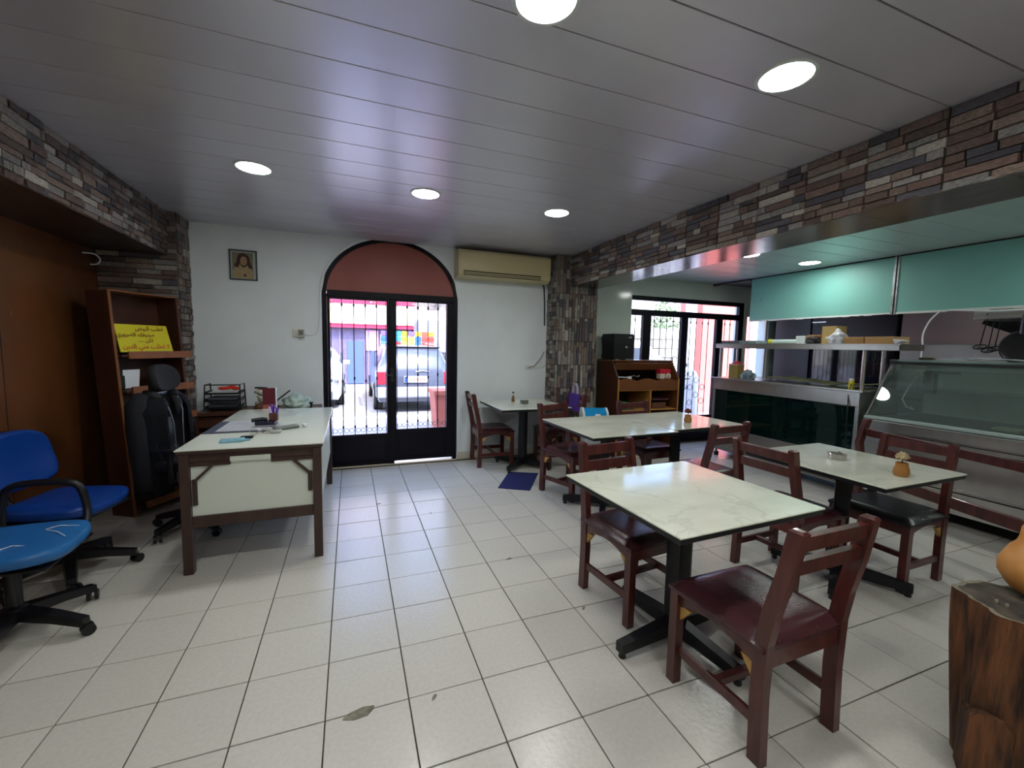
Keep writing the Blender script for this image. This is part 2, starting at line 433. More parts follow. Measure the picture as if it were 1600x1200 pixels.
# skirting tiles on the back wall
m_skirt = mat('skirting_tile', 'cfcabb', .3, noise_amt=.1)
for k, (a, b) in enumerate(((-1.45, AX0-.01), (AX1+.015, 2.42), (3.03, D2X0))):
    sk = empty('baseboard_back', (0, 0, 0), kind='structure')
    x = a
    while x < b-.01:
        MB().box(x+.001, min(x+T, b)-.001, D-.012, D, 0, .09, bev=.001).build('skirting_tile', m_skirt, sk); x += T

# wood panelled left wall: sheet joints and old scuffs
m_scuff = mat('bare_scuff', 'a57852', .7)
for y in (1.2, 2.42, 3.64):
    tag(MB().box(XL, XL+.002, y-.002, y+.002, .1, ZB).build('trim_left', m_dark), kind='structure')
wl = bpy.data.objects['wall_left']
for (y, z, dy, dz) in ((3.12, 1.78, .12, .004), (3.24, 1.74, .006, .05), (3.05, 1.55, .05, .004), (3.27, 1.62, .004, .05), (3.44, 1.24, .004, .07),
                       (3.06, 1.15, .03, .015), (3.75, 1.57, .004, .03), (2.9, 1.43, .05, .008), (3.58, 1.5, .004, .03)):
    MB().box(XL, XL+.0015, y-dy/2, y+dy/2, z-dz/2, z+dz/2).build('scuff', m_scuff, wl)

# beams
def beam(name, x0, x1, zb, munder, yend):
    o = MB().box(x0, x1, YB, yend, zb+.012, 2.75).build(name, m_stoneback); tag(o, kind='structure'); return o
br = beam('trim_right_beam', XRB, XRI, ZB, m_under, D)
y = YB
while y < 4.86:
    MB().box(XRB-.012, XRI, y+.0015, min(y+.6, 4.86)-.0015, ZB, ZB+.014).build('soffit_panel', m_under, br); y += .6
clad(br, (XRB, 4.86, ZB), (0, -1, 0), (0, 0, 1), (-1, 0, 0), 4.2, ZC-ZB, .042, (.06, .26), .022, near=(1.2, 0, 1.4), limit=300, seed=11, tile=.33)
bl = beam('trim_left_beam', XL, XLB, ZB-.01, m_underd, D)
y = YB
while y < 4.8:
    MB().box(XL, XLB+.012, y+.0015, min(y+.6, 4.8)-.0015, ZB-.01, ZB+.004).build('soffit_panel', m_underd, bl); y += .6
clad(bl, (XLB, 2.5, ZB-.01), (0, 1, 0), (0, 0, 1), (1, 0, 0), 2.3, ZC-ZB+.01, .042, (.06, .24), .022, near=(0, 0, 1.4), limit=290, seed=12, tile=.33)
# pillars
pr_ = MB().box(2.43, XRI-.01, 4.86, D, 0, 2.72).build('trim_right_pillar', m_stoneback); tag(pr_, kind='structure')
clad(pr_, (2.43, 4.86, 0), (0, 0, 1), (1, 0, 0), (0, -1, 0), ZC, .59, .04, (.07, .26), .02, near=(0, 0, 1.6), limit=210, seed=13, pal=(3, 3, 5, 5, 1, 1, 3, 3, 2.5, 2.5, .4, .4), tile=.3)
clad(pr_, (2.43, D, 0), (0, -1, 0), (0, 0, 1), (-1, 0, 0), .249, ZC, .06, (.05, .13), .02, limit=140, seed=14, pal=(3, 3, 5, 5, 1, 1, 3, 3, 2.5, 2.5, .4, .4))
pl_ = MB().box(XL, -1.47, 4.8, D, 0, 2.72).build('trim_left_pillar', m_stoneback); tag(pl_, kind='structure')
clad(pl_, (XL, 4.8, 0), (1, 0, 0), (0, 0, 1), (0, -1, 0), .58, ZC, .045, (.12, .3), .02, near=(0, 0, 2.0), limit=200, seed=15)
clad(pl_, (-1.47, 4.8, 0), (0, 1, 0), (0, 0, 1), (1, 0, 0), .309, ZC, .06, (.05, .16), .02, near=(0, 0, 2.0), limit=90, seed=16)

# ceiling lights
lamp_pos = [(-.585, 3.36), (.553, 3.38), (1.668, 3.38), (.62, 1.38), (1.715, 1.36), (-.55, 1.38),
            (-.55, -.62), (.62, -.62), (1.7, -.62), (-.55, -2.3), (.62, -2.3), (1.7, -2.3)]
lamp_lab = ['recessed round ceiling light nearest the left stone beam', 'recessed round ceiling light above the arched door', 'recessed round ceiling light in front of the air conditioner',
            'recessed round ceiling light cut by the top edge of the picture', 'large recessed round ceiling light near the right stone beam, lit white']
m_lamp = mat('led_diffuser', 'ffffff', .5, emit=LAMP, emit_col='f9fbf8')
m_ring = mat('lamp_ring', 'c8d0cc', .3)
def downlight(x, y, z, label, r=.1):
    t = empty('ceiling_light', (x, y, z), label=label, cat='ceiling light', group='round LED ceiling lights')
    MB().lathe([(r+.016, 0), (r+.014, -.006), (r, -.007), (r-.002, -.002)], n=40).build('trim_ring', m_ring, t, smooth=True)
    MB().lathe([(r-.001, -.004), (r-.004, -.0055), (.01, -.0058)], n=40).build('diffuser', m_lamp, t, smooth=True)
    return t
for i, (x, y) in enumerate(lamp_pos):
    downlight(x, y, ZC, lamp_lab[i] if i < 5 else 'recessed round ceiling light outside the picture, %s' % ('above the front edge of the left blue chair', 'left in the row behind the camera', 'middle in the row behind the camera', 'right in the row behind the camera', 'left in the rearmost row', 'middle in the rearmost row', 'right in the rearmost row')[i-5])
downlight(3.98*.985, 3.39, ZR, 'recessed ceiling light over the serving counters, the one nearer the stone beam')
downlight(4.93*.985, 3.39, ZR, 'recessed ceiling light over the serving counters, beside the teal board')
downlight(4.95, 1.1, ZR, 'recessed round ceiling light outside the picture, over the glass case')

# ------------------------------------------------------------------ arched entrance door
m_doorglass = glassmat('door_glass', 'f2f6ff', .04)
def lozenge_bar(x, y, z0, z1, nods, parent, r=.0055, name='grille_bar'):
    pts = []; rr = []
    zs = [z0]
    for q in nods: zs += [q-.02, q-.012, q+.012, q+.02]
    zs.append(z1); 
    for i, z in enumerate(zs):
        pts.append((x, y, z)); k = (i-1) % 4
        rr.append(r*2.0 if (0 < i < len(zs)-1 and k in (1, 2)) else r)
    return MB().tube(pts, rr, 6).build(name, m_iron, parent)
d1 = empty('door_1', (0, 0, 0), kind='structure')
Y0 = D+.03
fb = MB()   # outer frame: jambs and arch ring
def ring(b, hw_o, h_o, hw_i, h_i, y0, y1, n=40):
    po, pi2 = [], []
    for i in range(n+1):
        a = PI*i/n
        po.append((acx-hw_o*math.cos(a), AZ+h_o*math.sin(a))); pi2.append((acx-hw_i*math.cos(a), AZ+h_i*math.sin(a)))
    for i in range(n): b.prism([po[i], po[i+1], pi2[i+1], pi2[i]], 'y', y0, y1)
ring(fb, ahw-.002, AH-.002, ahw-.045, AH-.04, Y0-.02, Y0+.05)
fb.box(AX0+.002, AX0+.05, Y0-.02, Y0+.05, 0, AZ, bev=.003); fb.box(AX1-.05, AX1-.002, Y0-.02, Y0+.05, 0, AZ, bev=.003)
fb.box(AX0+.05, AX1-.05, Y0-.02, Y0+.05, 1.93, 2.0, bev=.003)
fb.build('door_frame', m_black, d1)
pb = MB(); n = 40; poly = [(acx-(ahw-.044)*math.cos(PI*i/n), AZ+.03+(AH-.07)*math.sin(PI*i/n)) for i in range(n+1)]
pb.prism(poly, 'y', Y0+.0, Y0+.02); pb.build('transom_panel', m_arch, d1)
MB().ball((AX0+.13, Y0-.004, 2.24), .007).build('screw_head', m_steel, d1)
def leaf(x0, x1, gx0, gx1, gz0, gz1, zb, bars, yo, scroll=True):
    l = MB()
    l.box(x0, gx0, yo, yo+.04, zb, 1.93, bev=.003); l.box(gx1, x1, yo, yo+.04, zb, 1.93, bev=.003)
    l.box(gx0, gx1, yo, yo+.04, gz1, 1.93, bev=.003); l.box(gx0, gx1, yo+.006, yo+.034, zb, gz0, bev=.003)
    l.box(gx0+.02, gx1-.02, yo+.001, yo+.01, zb+.06, gz0-.05, bev=.004)
    o = l.build('door_leaf', m_black, d1)
    MB().box(gx0, gx1, yo+.026, yo+.030, gz0, gz1).build('pane', m_doorglass, o)
    for k, x in enumerate(bars): lozenge_bar(x, yo+.012, gz0, gz1, [gz1-.06, gz0+.62+.03*(k % 2), gz0+.09], o)
    for x in [gx0+.008, gx1-.008]: MB().tube([(x, yo+.012, gz0), (x, yo+.012, gz1)], .004, 6).build('grille_edge', m_iron, o)
    xs = [gx0]+list(bars)+[gx1]
    for a, b in zip(xs, xs[1:]):
        for sx in (-1, 1):
            c = (a+b)/2+sx*(b-a)*.22; R = (b-a)*.2
            MB().tube([(c+R*math.cos(t*PI/5)*(1), yo+.012, gz0+.05+R*math.sin(t*PI/5)) for t in range(10)], .0028, 5, closed=True).build('scroll_ring', m_iron, o)
            MB().tube([(c+R*.7*math.cos(t*PI/5), yo+.012, gz1-.028+R*.6*math.sin(t*PI/5)) for t in range(10)], .0025, 5, closed=True).build('scroll_ring', m_iron, o)
    return o
leaf(AX0+.052, .448, -.205, .395, .372, 1.905, .0, (-.084, .041, .164, .285), Y0-.01)
leaf(.452, AX1-.052, .505, 1.10, .41, 1.915, .03, (.629, .753, .874, .992), Y0-.004)
MB().box(.425, .475, Y0-.022, Y0-.01, .0, 1.93, bev=.003).build('meeting_stile', m_black, d1)
h = MB(); h.box(.43, .47, Y0-.026, Y0-.021, .98, 1.14, bev=.002); h.tube([(.45, Y0-.02, 1.06), (.45, Y0-.06, 1.06), (.37, Y0-.062, 1.06)], .008, 8)
h.build('door_handle', mat('dark_handle', '2a2a30', .3, metal=.6), d1)
MB().box(AX0, AX1, D-.0, D+.2, -.02, .006).build('threshold', mat('threshold_marble', 'd8cdbb', .3), d1)

# ------------------------------------------------------------------ side glazed door with transom
d2 = empty('door_2', (0, 0, 0), kind='structure')
f = MB(); ya, yb_ = D+.02, D+.08
f.box(D2X0, D2X1, ya, yb_, 2.12, 2.18, bev=.003); f.box(D2X0, D2X1, ya, yb_, 1.905, 1.99, bev=.003)
f.box(D2X1-.10, D2X1, ya, yb_, 0, 2.12, bev=.003); f.box(D2X0, D2X0+.012, ya, yb_, 0, 2.12)
for a, b in ((3.975, 4.115), (4.68, 4.80), (5.37, 5.49)): f.box(a, b, ya, yb_, 0, 1.905, bev=.004)
f.box(D2X0, D2X1, ya, yb_, 0, .10, bev=.003)
f.build('door_frame', m_black, d2)
for a, b in ((4.115, 4.68), (4.80, 5.37)): MB().box(a, b, ya+.01, yb_-.01, .10, .40, bev=.004).build('kick_panel', m_black, d2)
for a, b, z0, z1 in ((3.757, 3.975, .1, 1.905), (4.115, 4.68, .40, 1.905), (4.80, 5.37, .40, 1.905), (5.49, 5.82, .1, 1.905), (3.757, 5.82, 1.99, 2.12)):
    MB().box(a, b, D+.05, D+.054, z0, z1).build('pane', m_doorglass, d2)
def rings_on(x, zs, parent, R=.045):
    for z in zs: MB().tube([(x+R*math.cos(t*PI/6), D+.075, z+R*math.sin(t*PI/6)) for t in range(12)], .004, 5, closed=True).build('scroll_ring', m_iron, parent)
for x in (3.87, 4.208, 4.324, 4.441, 4.56, 4.895, 5.007, 5.129, 5.245, 5.586, 5.70):
    lozenge_bar(x, D+.075, .4 if 4.1 < x < 5.4 else .1, 1.905, [1.84], d2)
rings_on(4.62, [1.28, 1.07, .86, .62], d2); rings_on(4.50, [1.17, .96, .74], d2)
rings_on(4.85, [1.28, 1.05, .84], d2, .035); rings_on(4.95, [1.05, .84, .6], d2); rings_on(5.07, [.95, .72], d2); rings_on(5.19, [.84, .62], d2); rings_on(3.92, [1.2, 1.0, .8], d2, .04)
hb = MB(); hb.tube([(4.86, D+.0, .98), (4.78, D-.03, .98), (4.74, D+.02, .98)], .009, 8); hb.tube([(4.74, D+.02, .84), (4.80, D-.0, .84)], .007, 6)
hb.build('door_handle', m_iron, d2)
w2 = empty('window_1', (0, 0, 0), kind='structure')
fr = MB()
for (x0, x1, z0, z1) in ((W2[0], W2[0]+.03, W2[2], W2[3]), (W2[1]-.03, W2[1], W2[2], W2[3]), (W2[0], W2[1], W2[2], W2[2]+.03), (W2[0], W2[1], W2[3]-.03, W2[3])): fr.box(x0, x1, D+.02, D+.06, z0, z1, bev=.002)
fr.build('window_frame', mat('pale_frame', 'c9c2b4', .4), w2)
MB().box(W2[0]+.03, W2[1]-.03, D+.035, D+.04, W2[2]+.03, W2[3]-.03).build('pane', m_doorglass, w2)

# ------------------------------------------------------------------ street outside
m_road = mat('asphalt', '8f8b88', .85, noise_amt=.15, noise_scale=4, bump=.2)
m_pave = mat('pavement', 'a9a2a6', .8, noise_amt=.12, noise_scale=6)
m_kerb = mat('kerb_stone', 'd8d4cc', .8)
tag(MB().box(-30, 40, D+.2, 8.55, -.25, -.03).build('pavement', m_pave), kind='structure')
tag(MB().box(-30, 40, 8.55, 8.85, -.25, -.02, bev=.01).build('kerb', m_kerb), kind='structure')
tag(MB().box(-40, 60, 8.85, 60, -.35, -.13).build('road', m_road), kind='structure')
# our own building above the shop throws the shade on the pavement
tag(MB().box(-12, XK+.15, -9, D+.2, 2.95, 4.3).build('upper_floor', mat('facade_render', 'c9c2b4', .8)), kind='structure')
tag(MB().box(-12, XL-.15, -9, D+.2, -.1, 2.95).build('neighbour_wall', m_wall), kind='structure')

def P2(o, *a, **k): return o
shop = empty('corner_shop', (0, 0, 0), label='shop across the street with a red fascia and pale sign band', cat='building')
ys = 17.0
m_red = mat('red_fascia', 'cc2c4c', .5); m_yel = mat('pale_yellow_sign', 'f2e6a8', .5); m_shopd = mat('shop_interior', '6b5f78', .7, noise_amt=.2)
MB().box(-9, 2.25, ys, ys+6, -.15, 1.98).build('wall', m_shopd, shop)
MB().box(-9, 2.3, ys-.25, ys+6, 1.98, 2.12).build('lower_fascia', m_red, shop)
MB().box(-9, 2.3, ys-.3, ys+6, 2.12, 2.85).build('sign_board', mat('washed_sign', 'f0dcd0', .5), shop)
MB().box(-3.4, -.35, ys-.33, ys-.28, 2.16, 2.82).build('sign_panel', m_yel, shop)
MB().box(1.85, 2.25, ys-.33, ys-.28, 2.16, 2.82).build('sign_panel', m_yel, shop)
MB().box(-9, 2.3, ys-.35, ys+6, 2.85, 3.1).build('upper_fascia', m_red, shop)
MB().box(-9, 2.3, ys-.1, ys+6, 3.1, 5.5).build('upper_wall', mat('pale_pink_render', 'd8b8b4', .8), shop)
MB().box(-.1, .45, ys-.04, ys+.02, -.1, 1.5).build('shop_door', mat('blue_shop_door', '4a5c94', .5), shop)
MB().box(.55, 1.0, ys-.05, ys+.02, 1.15, 1.9).build('poster', mat('pink_poster', 'e0a0b4', .6), shop)
for k in range(3): MB().box(-.38+k*.5, -.34+k*.5, ys-.06, ys, -.1, 1.98).build('post', mat('mauve_post', '7d6d88', .6), shop)
sh2 = empty('shuttered_shop', (0, 0, 0), label='shuttered shop across the street, grey roller blind under a stone band', cat='building')
m_shut = mat('grey_shutter', '9a9aa4', .5, metal=.2)
MB().box(2.32, 12, ys-.05, ys+6, 2.35, 2.75).build('lintel', mat('pale_render', 'd8c8c0', .8), sh2)
MB().box(2.32, 12, ys-.05, ys+6, -.15, 2.35).build('wall', mat('shutter_recess', '77777f', .8), sh2)
for k in range(20): MB().box(2.45, 7.8, ys-.1, ys-.04, .0+k*.116, .0+k*.116+.108, bev=.008).build('shutter_slat', m_shut, sh2)
MB().box(2.32, 12, ys-.05, ys+6, 2.75, 3.2).build('stone_band', mat('mottled_stone', '8d8078', .8, noise_amt=.7, noise_scale=3), sh2)
MB().box(2.32, 12, ys-.02, ys+6, 3.2, 5.5).build('upper_wall', mat('pale_render', 'd8c8c0', .8), sh2)
# goods rack with coloured packets
rk = empty('goods_rack', (0, 0, 0), label='rack of brightly coloured snack packets outside the corner shop', cat='rack')
MB().box(1.05, 3.1, ys-.5, ys-.42, .5, 1.75).build('back_board', mat('rack_white', 'e8e4ec', .6), rk)
for x in (1.15, 3.0): MB().box(x-.03, x+.03, ys-.49, ys-.43, -.13, .5).build('rack_leg', mat('rack_white', 'e8e4ec', .6), rk)
pc = ['e8a020', 'e06a28', '2a58c0', '38a0c8', 'd83030', 'f0d040', 'f0f0f0', '6a50b0', 'd84a30', 'e8c020']
rnd = random.Random(5)
for i in range(8):
    for j in range(7):
        x = 1.06+i*.25; z = .52+j*.2
        if x > 2.0 and j < 4: continue
        if i > 5 and j < 6: c = 'e83a28'
        else: c = rnd.choice(pc)
        MB().box(x, x+.22, ys-.56-.02*rnd.random(), ys-.5, z, z+.17, bev=.01).build('snack_packet', mat('packet_'+c, c, .5), rk)
# ---- cars
m_carw = mat('white_car_paint', 'f0f0ee', .25, coat=.5); m_card_ = mat('graphite_car_paint', '5c5f6c', .25, metal=.4, coat=.6)
m_carg = mat('car_window', '3a4450', .06, spec=.8); m_tyre = mat('tyre_rubber', '1a1a1c', .8); m_chrome = mat('chrome', 'd8d8dc', .12, metal=1)
def wheel(parent, x, y, r, w, side):
    MB().lathe([(r, -w/2), (r, w/2)], c=(x, y, r-.13), n=24, axis='x').build('tyre', m_tyre, parent, smooth=True)
    MB().lathe([(r*.62, -w/2-.006), (r*.6, w/2+.006)], c=(x, y, r-.13), n=16, axis='x').build('wheel_rim', m_chrome, parent, smooth=True)
def loft(b, secs):
    """secs: list of (y, [(x,z)...]) closed sections along y"""
    rings = [[b.bm.verts.new((p[0], y, p[1])) for p in s] for y, s in secs]
    n = len(rings[0])
    for A, B in zip(rings, rings[1:]):
        for k in range(n): b.bm.faces.new((A[k], A[(k+1) % n], B[(k+1) % n], B[k]))
    b.bm.faces.new(rings[0]); b.bm.faces.new(rings[-1][::-1]); return b
def carsec(w, zb, zbelt, ztop, wt):
    h = w/2; t = wt/2
    return [(-h*.92, zb), (-h, zb+.12), (-h, zbelt-.08), (-h*.97, zbelt), (-t-.02, ztop-.08), (-t+.08, ztop), (t-.08, ztop), (t+.02, ztop-.08), (h*.97, zbelt), (h, zbelt-.08), (h, zb+.12), (h*.92, zb)]
suv = empty('parked_estate_car', (1.38, 9.75, 0), rz=0, label='dark grey estate car parked tail first at the kerb outside the arched door', cat='car')
b = MB(); zb = .12; w = 1.72
loft(b, [(-.0, carsec(1.5, zb+.12, .72, .80, 1.3)), (.03, carsec(1.66, zb, .80, .86, 1.35)), (.10, carsec(w, zb, .82, 1.10, 1.3)), (.30, carsec(w, zb, .84, 1.33, 1.24)), (.5, carsec(w, zb, .84, 1.38, 1.24)),
         (2.4, carsec(w, zb, .84, 1.40, 1.26)), (2.9, carsec(w, zb, .84, 1.22, 1.2)), (3.3, carsec(w, zb, .82, .95, 1.3)), (4.2, carsec(1.66, zb, .7, .8, 1.3)), (4.4, carsec(1.4, zb+.1, .55, .62, 1.1))])
b.build('car_body', m_card_, suv, smooth=True)
MB().prism([(.105, .86), (.30, 1.27), (.28, 1.29), (.082, .88)], 'x', -.62, .62).build('rear_window', m_carg, suv)
b = MB(); b.box(-.86, .86, -.08, .12, .22, .46, bev=.03); b.build('rear_bumper', mat('grey_bumper', '8a8a92', .5), suv)
for s in (-1, 1):
    MB().box(s*.74-.1, s*.74+.1, -.015, .12, .52, .80, bev=.02).build('tail_light', mat('tail_red', 'd02838', .2), suv)
    MB().box(s*.86-.006, s*.86+.012, .6, 2.5, .88, 1.24, bev=.004).build('side_window', m_carg, suv)
    MB().bar((s*.60, .35, 1.42), (s*.60, 2.3, 1.44), .03, .03).build('roof_rail', m_chrome, suv)
    wheel(suv, s*.78, .75, .31, .2, s); wheel(suv, s*.78, 3.4, .31, .2, s)
MB().box(-.26, .26, -.03, 0, .56, .70, bev=.005).build('number_plate', mat('plate_white', 'e8e8ea', .4), suv)
MB().box(-.255, -.18, -.034, -.028, .565, .695).build('plate_strip', mat('plate_blue', '2a4aa8', .4), suv)
for k in range(5): MB().box(-.14+k*.075, -.09+k*.075, -.034, -.029, .59, .67).build('plate_mark', mat('plate_mark', 'c07a68', .5), suv)
MB().tube([(.0, -.01, .80), (.15, -.02, .83), (.3, -.01, .80)], .008, 6).build('tailgate_trim', m_chrome, suv)
MB().box(-.6, .6, .28, .40, 1.34, 1.365).build('roof_spoiler', mat('black_plastic', '131317', .35), suv)
wc = empty('parked_white_car', (-1.02, 10.6, 0), rz=0, label='white car parked at the left edge of the arched door view', cat='car')
b = MB(); w = 1.68
loft(b, [(-.0, carsec(1.3, .2, .5, .56, 1.1)), (.15, carsec(1.6, .08, .62, .68, 1.2)), (1.0, carsec(w, .05, .74, .82, 1.25)), (1.7, carsec(w, .05, .82, 1.2, 1.15)), (2.0, carsec(w, .05, .82, 1.28, 1.15)),
         (3.2, carsec(w, .05, .84, 1.28, 1.15)), (3.9, carsec(w, .05, .84, .95, 1.2)), (4.3, carsec(1.4, .12, .8, .84, 1.1))])
b.build('car_body', m_carw, wc, smooth=True)
MB().prism([(1.02, .84), (1.66, 1.2), (1.68, 1.18), (1.05, .82)], 'x', -.55, .55).build('windscreen', m_carg, wc)
for s in (-1, 1):
    MB().box(s*.80-.03, s*.80+.012, 1.75, 3.3, .88, 1.16, bev=.004).build('side_window', m_carg, wc)
    MB().box(s*.62-.14, s*.62+.14, .02, .2, .45, .58, bev=.03).build('headlight', m_chrome, wc)
    MB().box(s*.92-.08, s*.92+.08, 1.45, 1.55, .86, .97, bev=.02).build('wing_mirror', m_carw, wc)
    wheel(wc, s*.76, .9, .30, .2, s); wheel(wc, s*.76, 3.4, .30, .2, s)
MB().box(-.7, .7, -.02, .1, .1, .3, bev=.02).build('front_bumper', mat('grey_bumper', '8a8a92', .5), wc)
pln = empty('terracotta_planter', (1.62, 7.35, -.03), label='square terracotta planter on the pavement outside the right door leaf', cat='planter')
b = MB(); b.prism([(-.26, 0), (.26, 0), (.30, .62), (-.30, .62)], 'y', -.26, .26); b.build('pot', mat('terracotta', 'b0604c', .7), pln)
b = MB(); b.box(-.32, .32, -.30, .30, .60, .68, bev=.01); b.build('rim', mat('terracotta', 'b0604c', .7), pln)

# things outside the side door
m_orange = mat('orange_render', 'e4796a', .7)
tag(MB().box(7.5, 8.95, 7.6, 8.3, -.1, 3.9).build('orange_corner_house', m_orange), label='orange rendered house corner seen through the side door', cat='building')
tag(MB().tube([(7.18, 7.6, -.1), (7.18, 7.6, 3.6)], .12, 20).build('white_column', mat('white_column', 'efe8e8', .5)), label='round white column in front of the orange house corner', cat='column')
sw = empty('stone_boundary_wall', (0, 0, 0), label='grey stone boundary wall beyond the street, seen through the side door', cat='wall')
rnd = random.Random(9)
m_sw = mat('boundary_stone', 'a09a90', .9, noise_amt=.3, noise_scale=5, rnd=.15)
MB().box(6, 26, 20.1, 20.6, -.15, 2.6).build('wall_core', m_sw, sw)
for j in range(5):
    x = 9.0+(j % 2)*.4
    while x < 21:
        wd = rnd.uniform(.7, 1.2); MB().box(x, x+wd-.03, 19.98-rnd.random()*.05, 20.12, j*.52-.1, j*.52+.39, bev=.02).build('stone_block', m_sw, sw); x += wd
van = empty('parked_pickup', (8.3, 12.6, 0), rz=PI/2+.05, label='white van parked behind the bars of the side door', cat='car')
b = MB(); w = 1.8
loft(b, [(-2.2, carsec(1.5, .1, .6, .66, 1.4)), (-2.0, carsec(w, .1, .85, .95, 1.6)), (-1.3, carsec(w, .1, .95, 1.5, 1.5)), (-1.0, carsec(w, .1, .95, 1.65, 1.5)), (2.1, carsec(w, .1, .95, 1.68, 1.5)), (2.3, carsec(1.7, .1, .9, 1.5, 1.4))])
b.build('car_body', m_carw, van, smooth=True)
for s in (-1, 1):
    MB().box(s*.87-.02, s*.87+.02, -1.0, .1, 1.02, 1.45, bev=.004).build('side_window', m_carg, van)
    MB().box(s*.87-.02, s*.87+.02, .2, 1.7, 1.02, 1.45, bev=.004).build('side_window', m_carg, van)
    wheel(van, s*.8, -1.5, .32, .2, s); wheel(van, s*.8, 1.5, .32, .2, s)
tank = empty('white_tank', (6.12, 6.55, 0), label='upright white gas tank outside the side door', cat='tank')
MB().lathe([(.02, -.03), (.24, -.03), (.26, .05), (.26, .85), (.2, 1.0), (.08, 1.08), (.02, 1.09)], n=28).build('vessel', mat('white_enamel', 'eceaf2', .35), tank, smooth=True)
MB().lathe([(.01, 1.08), (.05, 1.08), (.05, 1.16), (.01, 1.17)], n=12).build('valve', m_steel, tank, smooth=True)
# garden tree behind the wall
def tree(x, y, h, r, label, colr):
    t = empty('leafy_tree', (x, y, -.1), label=label, cat='tree', group='trees beyond the street')
    MB().tube([(0, 0, 0), (.1, .05, h*.35), (.05, -.1, h*.6)], [.16, .12, .07], 8).build('trunk', mat('bark', '6a5a48', .9), t)
    b = MB(); rn = random.Random(int(x*10))
    for i in range(900):
        u_ = Vector((rn.gauss(0, 1), rn.gauss(0, 1), rn.gauss(0, .8))).normalized()*r*rn.uniform(.55, 1)
        c = Vector((0, 0, h*.68))+u_; a = Vector((rn.uniform(-1, 1), rn.uniform(-1, 1), rn.uniform(-1, 1))).normalized()*.16
        q = a.cross(Vector((rn.uniform(-1, 1), rn.uniform(-1, 1), rn.uniform(-1, 1)))).normalized()*.09
        b.quad(c-a, c+q, c+a, c-q)
    tag(b.build('foliage', mat('leaf_'+colr, colr, .6), t), kind='stuff')
tree(14.2, 22.5, 5.2, 2.0, 'pale green tree above the boundary wall, left one', '9ab060')
tree(20.6, 23, 4.8, 1.9, 'olive green tree above the boundary wall, right one', '8a9a70')
tag(MB().box(-40, 60, 34, 36, -.1, 7).build('far_facade', mat('far_facade', 'cfc4b8', .8)), label='pale building at the far end of the street', cat='building')
tag(MB().box(9.1, 10.4, 7.65, 7.85, -.1, 2.9).build('yard_wall', mat('whitewash', 'e8e2d8', .8, noise_amt=.1)), label='whitewashed yard wall filling the small kitchen window', cat='wall')

